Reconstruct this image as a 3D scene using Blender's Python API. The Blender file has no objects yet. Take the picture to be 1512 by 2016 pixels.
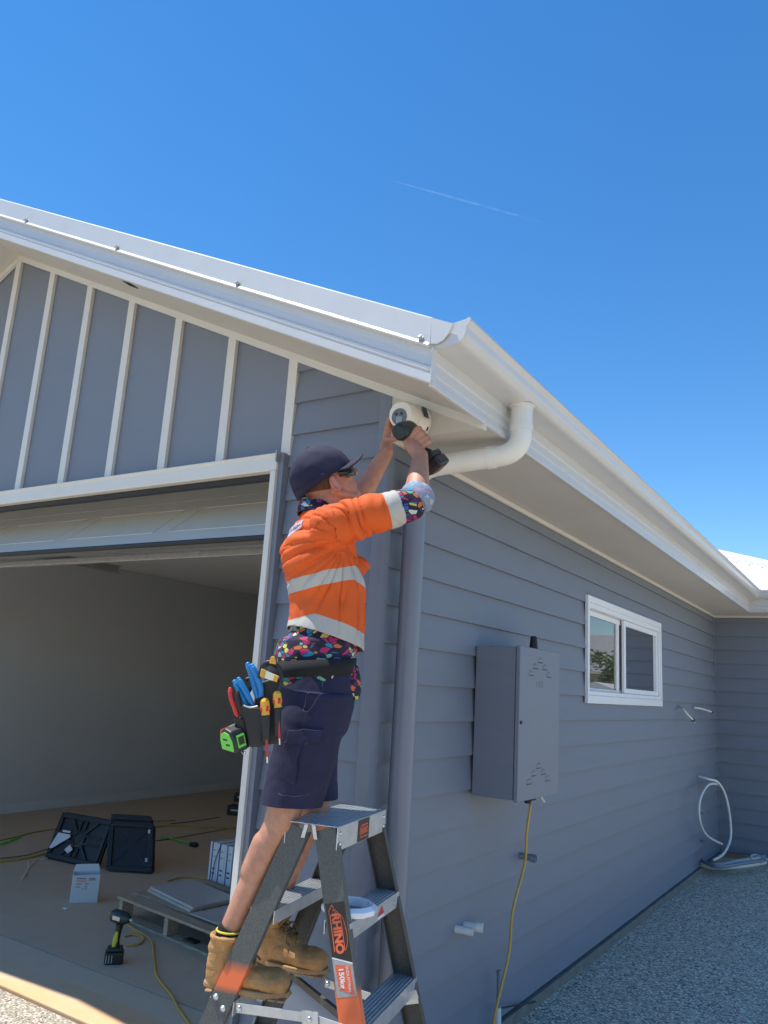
import bpy, bmesh, math, random
from mathutils import Vector as V, Matrix, noise
random.seed(7)
R_ = math.radians
scene = bpy.context.scene

# ------------------------------------------------------------------ camera, world, sun
CAM = V((1.7176, -2.6347, 1.6))
F_PX, PX, PY = 1539.32, 756.0, 1008.0
def _rot():
    rx, ry, rz = R_(102.49399), R_(3.50964), R_(33.19623)
    return (Matrix.Rotation(rz, 3, 'Z') @ Matrix.Rotation(rx, 3, 'X') @ Matrix.Rotation(ry, 3, 'Z'))
ROT = _rot()
cd = bpy.data.cameras.new('camera')
cam = bpy.data.objects.new('camera', cd); scene.collection.objects.link(cam)
cam.matrix_world = Matrix.Translation(CAM) @ ROT.to_4x4()
cd.sensor_fit = 'VERTICAL'; cd.sensor_height = 24; cd.lens = F_PX / 2016 * 24
cd.clip_start = 0.05; cd.clip_end = 30000
scene.camera = cam

SUN_TO = V((-0.30, -0.155, 1.0)).normalized()
w = bpy.data.worlds.new('World'); scene.world = w; w.use_nodes = True
nt = w.node_tree; nt.nodes.clear()
sky = nt.nodes.new('ShaderNodeTexSky'); sky.sky_type = 'NISHITA'; sky.sun_disc = False
sky.sun_elevation = math.asin(SUN_TO.z); sky.sun_rotation = math.atan2(SUN_TO.x, SUN_TO.y) % (2*math.pi)
sky.air_density = 1.0; sky.dust_density = 0.0; sky.ozone_density = 3.0; sky.altitude = 100
bg = nt.nodes.new('ShaderNodeBackground'); bg.inputs['Strength'].default_value = 0.152
ow = nt.nodes.new('ShaderNodeOutputWorld')
hs = nt.nodes.new('ShaderNodeHueSaturation'); hs.inputs['Saturation'].default_value = 1.29; hs.inputs['Hue'].default_value = .500
nt.links.new(sky.outputs[0], hs.inputs['Color']); nt.links.new(hs.outputs[0], bg.inputs[0]); nt.links.new(bg.outputs[0], ow.inputs[0])
sl = bpy.data.lights.new('sun', 'SUN'); sl.energy = 4.8; sl.angle = R_(0.5); sl.color = (1.0, 0.95, 0.87)
so = bpy.data.objects.new('sun', sl); scene.collection.objects.link(so)
so.rotation_euler = SUN_TO.to_track_quat('Z', 'Y').to_euler(); so.location = (0, 0, 30)
scene.view_settings.view_transform = 'Standard'; scene.view_settings.look = 'None'
scene.view_settings.gamma = 1.0; scene.view_settings.exposure = 0.4
scene.render.engine = 'CYCLES'
scene.cycles.max_bounces = 8; scene.cycles.diffuse_bounces = 5

# ------------------------------------------------------------------ helpers
AX = {'x': 0, 'y': 1, 'z': 2}
def ray(px, py):
    return ROT @ V(((px-PX)/F_PX, -(py-PY)/F_PX, -1.0))
def at(px, py, ax, val):
    r = ray(px, py); i = AX[ax]; return CAM + r*((val-CAM[i])/r[i])
def atp(px, py, o, n):
    r = ray(px, py); o = V(o); n = V(n); return CAM + r*(n.dot(o-CAM)/n.dot(r))

def thing(name, label, cat, loc=(0, 0, 0), group=None):
    o = bpy.data.objects.new(name, None); scene.collection.objects.link(o)
    o.location = loc; o.empty_display_size = 0.05
    o['label'] = label; o['category'] = cat
    if group: o['group'] = group
    return o
def tag(o, label, cat, group=None):
    o['label'] = label; o['category'] = cat
    if group: o['group'] = group
    return o
def rootloc(p):
    l = V((0, 0, 0))
    while p is not None: l += p.location; p = p.parent
    return l
def link_mesh(name, me, m, parent=None, loc=None, label=None, bevel=0, smooth=False, segs=2):
    off = rootloc(parent) if parent is not None else (V(loc) if loc is not None else V((0, 0, 0)))
    me.transform(Matrix.Translation(-off))
    ms = m if isinstance(m, (list, tuple)) else [m]
    me.materials.clear()
    for x in ms: me.materials.append(x)
    o = bpy.data.objects.new(name, me); scene.collection.objects.link(o)
    if parent is not None: o.parent = parent
    elif loc is not None: o.location = loc
    if label: o['label'] = label
    if smooth is True:
        for p in me.polygons: p.use_smooth = True
    elif smooth:
        for p in me.polygons: p.use_smooth = True
        me.set_sharp_from_angle(angle=R_(smooth))
    if bevel:
        b = o.modifiers.new('bevel', 'BEVEL'); b.width = bevel; b.segments = segs; b.limit_method = 'ANGLE'; b.angle_limit = R_(40)
        b.harden_normals = False
    return o
def part(name, bm, m, parent=None, loc=None, label=None, bevel=0, smooth=False, segs=2, recalc=True):
    if recalc: bmesh.ops.recalc_face_normals(bm, faces=bm.faces[:])
    me = bpy.data.meshes.new(name); bm.to_mesh(me); bm.free()
    return link_mesh(name, me, m, parent, loc, label, bevel, smooth, segs)
def struct(name, bm, m, bevel=0, kind='structure'):
    o = part(name, bm, m, bevel=bevel); o['kind'] = kind; return o
def B(): return bmesh.new()

def fr(o=(0, 0, 0), u=(1, 0, 0), v=(0, 1, 0), w_=(0, 0, 1)):
    return V(o), V(u).normalized(), V(v).normalized(), V(w_).normalized()
def box(bm, x0, x1, y0, y1, z0, z1, f=None, mi=0):
    o, u, v, w_ = f if f else fr()
    vs = [bm.verts.new(o+u*x+v*y+w_*z) for x in (x0, x1) for y in (y0, y1) for z in (z0, z1)]
    for q in ((0, 1, 3, 2), (4, 6, 7, 5), (0, 4, 5, 1), (2, 3, 7, 6), (0, 2, 6, 4), (1, 5, 7, 3)):
        fc = bm.faces.new([vs[i] for i in q]); fc.material_index = mi
def prism(bm, poly, f, h0, h1, mi=0):
    """poly in (u,v) of frame f, extruded along w from h0 to h1"""
    o, u, v, w_ = f
    a = [bm.verts.new(o+u*p[0]+v*p[1]+w_*h0) for p in poly]
    b = [bm.verts.new(o+u*p[0]+v*p[1]+w_*h1) for p in poly]
    n = len(poly)
    fs = [bm.faces.new(a[::-1]), bm.faces.new(b)]
    for i in range(n): fs.append(bm.faces.new([a[i], a[(i+1) % n], b[(i+1) % n], b[i]]))
    for x in fs: x.material_index = mi
def quad(bm, pts, mi=0):
    fc = bm.faces.new([bm.verts.new(V(p)) for p in pts]); fc.material_index = mi; return fc
def perp(d):
    d = d.normalized(); a = V((0, 0, 1)) if abs(d.z) < .9 else V((1, 0, 0))
    u = d.cross(a).normalized(); return u, d.cross(u).normalized()
def spline(pts, k=6):
    pts = [V(p) for p in pts]; out = []
    for i in range(len(pts)-1):
        p0 = pts[max(i-1, 0)]; p1 = pts[i]; p2 = pts[i+1]; p3 = pts[min(i+2, len(pts)-1)]
        for j in range(k):
            t = j/k
            out.append(0.5*((2*p1)+(p2-p0)*t+(2*p0-5*p1+4*p2-p3)*t*t+(-p0+3*p1-3*p2+p3)*t**3))
    out.append(pts[-1]); return out
def tube(bm, pts, r, n=10, caps=True, mi=0, closed=False):
    pts = [V(p) for p in pts]; rings = []; u = None; N = len(pts)
    for i, p in enumerate(pts):
        if closed: d = pts[(i+1) % N]-pts[i-1]
        else: d = pts[min(i+1, N-1)]-pts[max(i-1, 0)]
        if d.length < 1e-9: d = V((0, 0, 1))
        d.normalize()
        if u is None: u, v = perp(d)
        else:
            u = (u-d*u.dot(d)).normalized()
        v = d.cross(u)
        rr = r[i] if isinstance(r, (list, tuple)) else r
        rings.append([bm.verts.new(p+(u*math.cos(a)+v*math.sin(a))*rr) for a in [2*math.pi*k/n for k in range(n)]])
    m = N if closed else N-1
    for i in range(m):
        A = rings[i]; C = rings[(i+1) % N]
        for k in range(n):
            fc = bm.faces.new([A[k], A[(k+1) % n], C[(k+1) % n], C[k]]); fc.material_index = mi
    if caps and not closed:
        bm.faces.new(rings[0][::-1]).material_index = mi; bm.faces.new(rings[-1]).material_index = mi
def cyl(bm, p0, p1, r0, r1=None, n=20, mi=0):
    tube(bm, [p0, p1], [r0, r0 if r1 is None else r1], n, mi=mi)
def lathe(bm, prof, o, axis, n=32, mi=0):
    """prof = [(dist along axis, radius)], closed ends when the radius is 0"""
    o = V(o); axis = V(axis).normalized(); u, v = perp(axis); rings = []
    for d, r in prof:
        if r < 1e-6: rings.append([bm.verts.new(o+axis*d)])
        else: rings.append([bm.verts.new(o+axis*d+(u*math.cos(2*math.pi*k/n)+v*math.sin(2*math.pi*k/n))*r) for k in range(n)])
    for A, C in zip(rings, rings[1:]):
        for k in range(n):
            k2 = (k+1) % n
            if len(A) == 1 and len(C) == 1: continue
            if len(A) == 1: f_ = [A[0], C[k2], C[k]]
            elif len(C) == 1: f_ = [A[k], A[k2], C[0]]
            else: f_ = [A[k], A[k2], C[k2], C[k]]
            bm.faces.new(f_).material_index = mi
def ellipsoid(bm, c, ax, rad, nu=20, nv=12):
    c = V(c); a = [V(x) for x in ax]; rings = []
    for i in range(nv+1):
        th = math.pi*i/nv
        if i in (0, nv): rings.append([bm.verts.new(c+a[2]*rad[2]*math.cos(th))]); continue
        rings.append([bm.verts.new(c+a[2]*rad[2]*math.cos(th)+(a[0]*rad[0]*math.cos(p)+a[1]*rad[1]*math.sin(p))*math.sin(th))
                      for p in [2*math.pi*k/nu for k in range(nu)]])
    for A, C in zip(rings, rings[1:]):
        for k in range(nu):
            k2 = (k+1) % nu
            if len(A) == 1: bm.faces.new([A[0], C[k], C[k2]])
            elif len(C) == 1: bm.faces.new([A[k], C[0], A[k2]])
            else: bm.faces.new([A[k], C[k], C[k2], A[k2]])
def capsule(bm, p0, p1, r0, r1=None, n=16):
    p0 = V(p0); p1 = V(p1); r1 = r0 if r1 is None else r1
    d = p1-p0; L = d.length; k = 5
    prof = [(-r0*math.cos(math.pi/2*i/k), r0*math.sin(math.pi/2*i/k)) for i in range(k+1)]
    prof += [(L+r1*math.sin(math.pi/2*i/k), r1*math.cos(math.pi/2*i/k)) for i in range(k+1)]
    prof[-1] = (L+r1, 0)
    lathe(bm, prof, p0, d, n)
def loft(bm, rings, n=28, power=2.0):
    """rings: (center, dirA, a, dirB, b) superellipses, capped"""
    rs = []
    for c, da, a, db, b in rings:
        c = V(c); row = []
        for k in range(n):
            t = 2*math.pi*k/n; co, si = math.cos(t), math.sin(t)
            e = 2.0/power
            row.append(bm.verts.new(c+V(da)*a*math.copysign(abs(co)**e, co)+V(db)*b*math.copysign(abs(si)**e, si)))
        rs.append(row)
    for A, C in zip(rs, rs[1:]):
        for k in range(n): bm.faces.new([A[k], A[(k+1) % n], C[(k+1) % n], C[k]])
    bm.faces.new(rs[0][::-1]); bm.faces.new(rs[-1])
def remeshed(bm, voxel, smooth=6, disp=None):
    bmesh.ops.recalc_face_normals(bm, faces=bm.faces[:])
    me = bpy.data.meshes.new('t'); bm.to_mesh(me); bm.free()
    o = bpy.data.objects.new('t', me); scene.collection.objects.link(o)
    m = o.modifiers.new('r', 'REMESH'); m.mode = 'VOXEL'; m.voxel_size = voxel
    if smooth:
        s = o.modifiers.new('s', 'SMOOTH'); s.factor = 0.5; s.iterations = smooth
    dg = bpy.context.evaluated_depsgraph_get(); dg.update()
    out = bpy.data.meshes.new_from_object(o.evaluated_get(dg))
    bpy.data.objects.remove(o); bpy.data.meshes.remove(me)
    if disp:
        nn = [v.normal.copy() for v in out.vertices]
        for v, n_ in zip(out.vertices, nn): v.co += n_*disp(v.co.copy(), n_)
    return out
def text_mesh(s, size, o, u, v, depth=0.0006, align='CENTER', bold=0.0, sx=1.0):
    cu = bpy.data.curves.new('txt', 'FONT'); cu.body = s; cu.size = size; cu.extrude = depth; cu.align_x = align; cu.align_y = 'CENTER'
    cu.offset = bold; cu.space_character = 1.0
    ob = bpy.data.objects.new('txt', cu); scene.collection.objects.link(ob)
    dg = bpy.context.evaluated_depsgraph_get(); dg.update()
    me = bpy.data.meshes.new_from_object(ob.evaluated_get(dg)); bpy.data.objects.remove(ob)
    u = V(u).normalized(); v = V(v).normalized(); n_ = u.cross(v)
    M = Matrix(((u.x*sx, v.x, n_.x, o[0]), (u.y*sx, v.y, n_.y, o[1]), (u.z*sx, v.z, n_.z, o[2]), (0, 0, 0, 1)))
    me.transform(M); return me
def add_mesh(bm, me): bm.from_mesh(me); bpy.data.meshes.remove(me)

# ------------------------------------------------------------------ materials
def nodes(m): return m.node_tree.nodes, m.node_tree.links
def mat(name, col, rough=0.6, metal=0.0, var=0.12, vs=6.0, bump=0.0, bs=120.0, spec=0.5, coat=0.0, streak=None):
    m = bpy.data.materials.new(name); m.use_nodes = True; N, L = nodes(m)
    b = N['Principled BSDF']; b.inputs['Roughness'].default_value = rough; b.inputs['Metallic'].default_value = metal
    b.inputs['Specular IOR Level'].default_value = spec; b.inputs['Coat Weight'].default_value = coat
    g = N.new('ShaderNodeNewGeometry')
    mp = N.new('ShaderNodeMapping'); L.new(g.outputs['Position'], mp.inputs[0])
    if streak: mp.inputs['Scale'].default_value = streak
    n1 = N.new('ShaderNodeTexNoise'); n1.inputs['Scale'].default_value = vs; n1.inputs['Detail'].default_value = 6; n1.inputs['Roughness'].default_value = .65
    L.new(mp.outputs[0], n1.inputs[0])
    mx = N.new('ShaderNodeMix'); mx.data_type = 'RGBA'
    c = V(col); mx.inputs[6].default_value = (*(c*(1-var)), 1); mx.inputs[7].default_value = (*[min(1, x*(1+var)) for x in c], 1)
    cr = N.new('ShaderNodeMapRange'); cr.inputs[1].default_value = .3; cr.inputs[2].default_value = .7
    L.new(n1.outputs[0], cr.inputs[0]); L.new(cr.outputs[0], mx.inputs[0]); L.new(mx.outputs[2], b.inputs['Base Color'])
    rr = N.new('ShaderNodeMapRange'); rr.inputs[3].default_value = max(.03, rough-.08); rr.inputs[4].default_value = min(1, rough+.08)
    L.new(n1.outputs[0], rr.inputs[0]); L.new(rr.outputs[0], b.inputs['Roughness'])
    if bump:
        n2 = N.new('ShaderNodeTexNoise'); n2.inputs['Scale'].default_value = bs; n2.inputs['Detail'].default_value = 4
        L.new(mp.outputs[0], n2.inputs[0])
        bp = N.new('ShaderNodeBump'); bp.inputs['Strength'].default_value = bump; bp.inputs['Distance'].default_value = .004
        L.new(n2.outputs[0], bp.inputs['Height']); L.new(bp.outputs[0], b.inputs['Normal'])
    return m
class X:
    """tiny expression builder on math nodes"""
    def __init__(s, m, sock): s.m = m; s.s = sock
    def _op(s, op, o=None, rev=False, c=None):
        N, L = nodes(s.m); n_ = N.new('ShaderNodeMath'); n_.operation = op
        a, b = (s, o) if not rev else (o, s)
        for i, q in enumerate((a, b, c)):
            if q is None: continue
            if isinstance(q, X): L.new(q.s, n_.inputs[i])
            else: n_.inputs[i].default_value = q
        return X(s.m, n_.outputs[0])
    def __add__(s, o): return s._op('ADD', o)
    def __sub__(s, o): return s._op('SUBTRACT', o)
    def __mul__(s, o): return s._op('MULTIPLY', o)
    def gt(s, o): return s._op('GREATER_THAN', o)
    def lt(s, o): return s._op('LESS_THAN', o)
    def abs(s): return s._op('ABSOLUTE')
    def min(s, o): return s._op('MINIMUM', o)
    def max(s, o): return s._op('MAXIMUM', o)
    __rmul__ = __mul__; __radd__ = __add__
def pos(m):
    N, L = nodes(m); g = N.new('ShaderNodeNewGeometry'); sp = N.new('ShaderNodeSeparateXYZ'); L.new(g.outputs['Position'], sp.inputs[0])
    return [X(m, sp.outputs[i]) for i in range(3)], g.outputs['Position']
def nz(m, P, scale, detail=3, sc=None):
    N, L = nodes(m); n_ = N.new('ShaderNodeTexNoise'); n_.inputs['Scale'].default_value = scale; n_.inputs['Detail'].default_value = detail
    if sc:
        mp = N.new('ShaderNodeMapping'); mp.inputs['Scale'].default_value = sc; L.new(P, mp.inputs[0]); P = mp.outputs[0]
    L.new(P, n_.inputs[0]); return X(m, n_.outputs[0])
def mixc(m, fac, a, b):
    N, L = nodes(m); x = N.new('ShaderNodeMix'); x.data_type = 'RGBA'
    for i, q in ((0, fac), (6, a), (7, b)):
        if isinstance(q, X): L.new(q.s, x.inputs[i])
        elif hasattr(q, 'is_linked') or hasattr(q, 'links'): L.new(q, x.inputs[i])
        else: x.inputs[i].default_value = q if i == 0 else (*q, 1)
    return x.outputs[2]
def base(m, col): N, L = nodes(m); L.new(col, N['Principled BSDF'].inputs['Base Color'])
def newmat(name, rough=.6):
    m = bpy.data.materials.new(name); m.use_nodes = True; N, L = nodes(m); N['Principled BSDF'].inputs['Roughness'].default_value = rough; return m
def bumpn(m, h, strength=.4, dist=.003):
    N, L = nodes(m); bp = N.new('ShaderNodeBump'); bp.inputs['Strength'].default_value = strength; bp.inputs['Distance'].default_value = dist
    L.new(h.s, bp.inputs['Height']); L.new(bp.outputs[0], N['Principled BSDF'].inputs['Normal'])

M = {}
M['siding'] = mat('siding_paint', (.184, .206, .252), .55, var=.05, vs=3, bump=.05, bs=300, streak=(1, 1, 4))
M['pipegrey'] = mat('downpipe_paint', (.184, .206, .252), .35, var=.04, vs=3)
M['panel'] = mat('gable_sheet', (.190, .211, .255), .6, var=.03, vs=1.5, bump=.03, bs=400)
M['white'] = mat('white_trim_paint', (.68, .66, .61), .45, var=.03, vs=4, bump=.02, bs=200)
M['soffit'] = mat('soffit_sheet', (.56, .53, .48), .65, var=.04, vs=2.5)
M['metalwhite'] = mat('white_steel', (.585, .59, .595), .32, var=.03, vs=5, spec=.6)
M['doorwhite'] = mat('garage_door_steel', (.66, .65, .60), .38, var=.04, vs=3)
M['alu'] = mat('window_aluminium', (.80, .81, .83), .35, var=.02)
M['roof'] = mat('roof_steel', (.78, .79, .79), .4, var=.03)
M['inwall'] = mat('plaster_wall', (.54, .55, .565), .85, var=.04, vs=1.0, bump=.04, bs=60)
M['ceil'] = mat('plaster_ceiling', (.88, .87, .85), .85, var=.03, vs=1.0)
M['skirt'] = mat('skirting_primer', (.60, .60, .60), .6, var=.04)
M['galv'] = mat('galvanised_steel', (.42, .43, .43), .45, metal=.7, var=.15, vs=30)
M['rubber'] = mat('black_rubber', (.02, .02, .021), .6, var=.2)
M['black'] = mat('black_plastic', (.014, .015, .017), .42, var=.2, vs=20, bump=.1, bs=300)
M['blackcloth'] = mat('black_webbing', (.010, .010, .012), .9, var=.25, vs=40, bump=.4, bs=500)
M['pvc'] = mat('white_pvc', (.74, .73, .68), .35, var=.03)
M['cream'] = mat('camera_housing', (.80, .78, .72), .35, var=.02)
M['lens'] = mat('camera_face', (.13, .14, .16), .25, var=.1)
M['alum'] = mat('ladder_aluminium', (.55, .58, .61), .38, metal=.75, var=.1, vs=25, bump=.05, bs=150)
M['orangecord'] = mat('cord_yellow', (.55, .34, .07), .5, var=.1)
M['yellowcord'] = mat('cord_yellow_dusty', (.42, .31, .06), .6, var=.15)
M['timber'] = mat('pallet_timber', (.40, .31, .21), .8, var=.3, vs=8, bump=.3, bs=40, streak=(1, 8, 8))
M['tile'] = mat('stone_tile', (.48, .45, .42), .45, var=.12, vs=5, bump=.1, bs=60)
M['carton'] = mat('white_carton', (.58, .62, .66), .7, var=.06)
M['strap'] = mat('blue_strap', (.04, .12, .25), .4)
M['ink'] = mat('dark_print', (.05, .055, .07), .6)
M['redink'] = mat('orange_red_print', (.75, .13, .05), .5, var=.08, vs=60)
M['whiteink'] = mat('white_print', (.80, .80, .80), .5)
M['greysticker'] = mat('grey_sticker', (.33, .33, .33), .4, var=.1, vs=60)
M['blacksticker'] = mat('black_sticker', (.016, .014, .014), .35, var=.3, vs=60)
M['cap'] = mat('navy_cap_cotton', (.012, .013, .040), .85, var=.2, vs=14, bump=.25, bs=500)
M['shorts'] = mat('navy_shorts_cotton', (.013, .014, .046), .85, var=.3, vs=9, bump=.35, bs=420)
M['tan'] = mat('tan_boot_leather', (.43, .225, .080), .72, var=.32, vs=20, bump=.7, bs=110)
M['sole'] = mat('boot_sole_rubber', (.36, .22, .10), .7, var=.2, vs=20)
M['lace'] = mat('brown_lace', (.16, .10, .045), .85, var=.2, vs=60)
M['sock'] = mat('black_sock', (.012, .012, .014), .95, var=.2, bump=.4, bs=300)
M['sockyellow'] = mat('yellow_sock_band', (.6, .5, .06), .9)
M['hair'] = mat('brown_hair', (.07, .035, .02), .7, var=.35, vs=70, bump=.6, bs=240)
M['shade'] = mat('sunglass_lens', (.012, .010, .008), .12, var=.1)
M['toolblue'] = mat('blue_handle', (.01, .20, .50), .35, var=.08)
M['toolred'] = mat('red_handle', (.55, .03, .03), .4, var=.1)
M['toolyellow'] = mat('yellow_handle', (.75, .38, .03), .4, var=.1)
M['steel'] = mat('bright_steel', (.6, .6, .6), .25, metal=.9)
M['limegreen'] = mat('green_plastic', (.13, .60, .06), .45, var=.1)
M['pouch'] = mat('pouch_leather', (.018, .018, .019), .6, var=.35, vs=18, bump=.3, bs=140)
M['teal'] = mat('drill_shell', (.012, .030, .034), .4, var=.2)
M['cuff'] = mat('pale_blue_cuff', (.30, .40, .52), .9, var=.35, vs=45, bump=.3, bs=200)
M['tree'] = mat('tree_leaf', (.10, .17, .045), .7, var=.5, vs=3)
M['bark'] = mat('tree_bark', (.12, .09, .06), .9, var=.3)
M['cloud'] = None

# skin with a little subsurface and mottling
m = M['skin'] = mat('skin', (.48, .23, .145), .5, var=.16, vs=34, bump=.28, bs=420)
nodes(m)[0]['Principled BSDF'].inputs['Subsurface Weight'].default_value = .12
nodes(m)[0]['Principled BSDF'].inputs['Subsurface Radius'].default_value = (.012, .005, .003)

# exposed aggregate paving
def aggregate(name, pale, scale=95):
    m = newmat(name, .8); N, L = nodes(m); p, P = pos(m)
    vo = N.new('ShaderNodeTexVoronoi'); vo.inputs['Scale'].default_value = scale; L.new(P, vo.inputs['Vector'])
    sx = N.new('ShaderNodeSeparateColor'); L.new(vo.outputs['Color'], sx.inputs[0])
    r = N.new('ShaderNodeValToRGB'); r.color_ramp.interpolation = 'CONSTANT'
    cols = [(0, .22), (.16, .62), (.34, .90), (.55, 1.1), (.72, .40), (.84, 1.3), (.95, .10)]
    el = r.color_ramp.elements
    while len(el) < len(cols): el.new(.5)
    for e, (t, k) in zip(el, cols): e.position = t; e.color = (*[min(1, c*k) for c in pale], 1)
    L.new(sx.outputs[0], r.inputs[0])
    edge = X(m, vo.outputs['Distance'])
    n1 = nz(m, P, 2.5, 5); n2 = nz(m, P, 30, 3)
    c = mixc(m, edge.gt(.55), r.outputs[0], (pale[0]*.55, pale[1]*.55, pale[2]*.55))
    c2 = mixc(m, (n1*1.6-.45), c, mixc(m, .5, c, (pale[0]*.6, pale[1]*.57, pale[2]*.52)))
    base(m, c2)
    bumpn(m, edge*-1.0+n2*.4, .9, .008)
    return m
M['agg'] = aggregate('exposed_aggregate', (.66, .59, .48), 85)
M['path'] = aggregate('shaded_path_aggregate', (.82, .72, .57), 66)

# garage concrete, dusty brown
m = M['floor'] = newmat('garage_concrete', .7); p, P = pos(m)
n1 = nz(m, P, 1.3, 8); n2 = nz(m, P, 9, 6)
c = mixc(m, n1*2.2-.6, (.60, .43, .28), (.50, .38, .27)); c = mixc(m, n2*1.4-.35, c, (.58, .47, .36))
base(m, c); bumpn(m, n2, .15)
m = M['apron'] = newmat('apron_concrete', .75); p, P = pos(m)
n1 = nz(m, P, 1.1, 7, (1, 3, 1)); n2 = nz(m, P, 14, 5)
f = (n1*3.0-1.0).max(0.0).min(1.0)*(p[1].lt(.33))
c = mixc(m, n2*1.2-.2, (.60, .47, .33), (.66, .53, .39)); c = mixc(m, f*.9, c, (.72, .40, .18))
base(m, c); bumpn(m, n2, .12)

# fibreglass ladder stile: speckled dark grey, orange sprayed foot below a height
m = M['stile'] = newmat('fibreglass_stile', .5); p, P = pos(m)
n1 = nz(m, P, 420, 3, (1, 1, .5)); n2 = nz(m, P, 12, 4)
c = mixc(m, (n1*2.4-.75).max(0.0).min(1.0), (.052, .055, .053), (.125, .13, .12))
e = (n2*.012+p[2]-.762)*-28.0
c = mixc(m, e.max(0.0).min(1.0), c, (.80, .16, .05)); 
N, L = nodes(m)
lowgrey = ((n2*.012+p[2]-.585)*-40.0).max(0.0).min(1.0)
M['stile_c'] = m; base(m, c)
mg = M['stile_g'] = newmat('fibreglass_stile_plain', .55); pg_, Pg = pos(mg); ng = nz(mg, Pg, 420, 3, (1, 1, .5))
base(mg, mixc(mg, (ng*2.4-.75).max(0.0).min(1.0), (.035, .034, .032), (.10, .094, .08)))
m = M['stile_c']; bumpn(m, n1, .2, .001)
m2 = m.copy(); m2.name = 'fibreglass_stile_left'; M['stile_l'] = m2
m = m2; N, L = nodes(m)
# the left stile's orange spray is a band only
old = N['Principled BSDF'].inputs['Base Color'].links[0].from_socket
p, P = pos(m); n3 = nz(m, P, 420, 3, (1, 1, .5)); g2 = mixc(m, (n3*2.4-.75).max(0.0).min(1.0), (.052, .055, .053), (.125, .13, .12))
low = ((p[2]-.685)*-45.0).max(0.0).min(1.0)
base(m, mixc(m, low, old, g2))

# multicoloured shard print
def shard(name):
    m = newmat(name, .85); N, L = nodes(m); p, P = pos(m)
    mp = N.new('ShaderNodeMapping'); mp.inputs['Scale'].default_value = (.75, .75, 1.25); mp.inputs['Rotation'].default_value = (.5, .6, .3); L.new(P, mp.inputs[0])
    nn = N.new('ShaderNodeTexNoise'); nn.inputs['Scale'].default_value = 18; L.new(mp.outputs[0], nn.inputs[0])
    ad = N.new('ShaderNodeVectorMath'); ad.operation = 'MULTIPLY_ADD'; L.new(nn.outputs['Color'], ad.inputs[0]); ad.inputs[1].default_value = (.03, .03, .03); L.new(mp.outputs[0], ad.inputs[2])
    vo = N.new('ShaderNodeTexVoronoi'); vo.inputs['Scale'].default_value = 52; L.new(ad.outputs[0], vo.inputs['Vector'])
    ve = N.new('ShaderNodeTexVoronoi'); ve.feature = 'DISTANCE_TO_EDGE'; ve.inputs['Scale'].default_value = 52; L.new(ad.outputs[0], ve.inputs['Vector'])
    sx = N.new('ShaderNodeSeparateColor'); L.new(vo.outputs['Color'], sx.inputs[0])
    r = N.new('ShaderNodeValToRGB'); r.color_ramp.interpolation = 'CONSTANT'
    cols = [(0, (.015, .01, .03)), (.27, (.45, .02, .12)), (.39, (.02, .20, .32)), (.49, (.16, .38, .32)), (.58, (.015, .01, .05)),
            (.70, (.55, .13, .05)), (.78, (.50, .48, .10)), (.83, (.10, .02, .10)), (.90, (.03, .10, .30)), (.96, (.5, .55, .52))]
    el = r.color_ramp.elements
    while len(el) < len(cols): el.new(.5)
    for e, (t, k) in zip(el, cols): e.position = t; e.color = (*k, 1)
    L.new(sx.outputs[0], r.inputs[0])
    base(m, mixc(m, X(m, ve.outputs['Distance']).lt(.07), r.outputs[0], (.012, .01, .02)))
    bumpn(m, nz(m, P, 300, 2), .25, .002)
    return m
M['print'] = shard('shard_print_cotton')

# ------------------------------------------------------------------ ground
bm = B(); quad(bm, [(-120, -120, -.03), (120, -120, -.03), (120, 160, -.03), (-120, 160, -.03)])
M['soil'] = mat('dry_ground', (.45, .38, .27), .9, var=.25, vs=.6, bump=.5, bs=20)
struct('ground', bm, M['soil'])
bm = B(); quad(bm, [(-9, -9, -.012), (-.2, -9, -.012), (-.2, .075, -.012), (-9, .075, -.012)])
struct('driveway', bm, M['agg'])
bm = B(); quad(bm, [(-.196, -9, -.008), (7, -9, -.008), (7, 7.2, -.008), (-.196, 7.2, -.008)])
struct('path', bm, M['path'])
bm = B(); box(bm, -6.5, -.15, .53, 9.0, -.1, 0.0); struct('garage_floor', bm, M['floor'])
bm = B(); box(bm, -6.5, -.15, .09, .522, -.1, 0.0); struct('concrete_apron', bm, M['apron'], bevel=.006)

# ------------------------------------------------------------------ house
SL = .472                       # roof pitch
def rk(c, x): return c-SL*x     # height of a rake line at x
house = thing('house', 'blue grey weatherboard house with white trim, garage opening and gable', 'house', (-3, 3, 0))
COV = .155; PH = 1.458
def boards(bm, o, u, n_, u0, u1, z0, z1):
    """lapped boards: profile faces; n_ is the outward normal"""
    o = V(o); u = V(u); n_ = V(n_)
    k = math.floor((z0-PH)/COV)
    while PH+k*COV < z1:
        a = PH+k*COV; b = a+COV
        za, zb = max(a, z0), min(b, z1)
        off = lambda z: .019-.017*(z-a)/COV
        P = lambda s, d, z: bm.verts.new(o+u*s+n_*d+V((0, 0, z)))
        p1, p2, p3, p4 = P(u0, off(za), za), P(u1, off(za), za), P(u1, off(zb), zb), P(u0, off(zb), zb)
        bm.faces.new([p1, p2, p3, p4])
        q1, q2, q3, q4 = P(u0, -.012, za), P(u1, -.012, za), P(u1, off(za), za), P(u0, off(za), za)
        bm.faces.new([q1, q2, q3, q4])
        for s in (u0, u1):
            bm.faces.new([P(s, -.012, za), P(s, off(za), za), P(s, off(zb), zb), P(s, -.012, zb)])
        k += 1
WY0, WY1, WZ0, WZ1 = 2.585, 4.52, 1.60, 2.25
bm = B()
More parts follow.
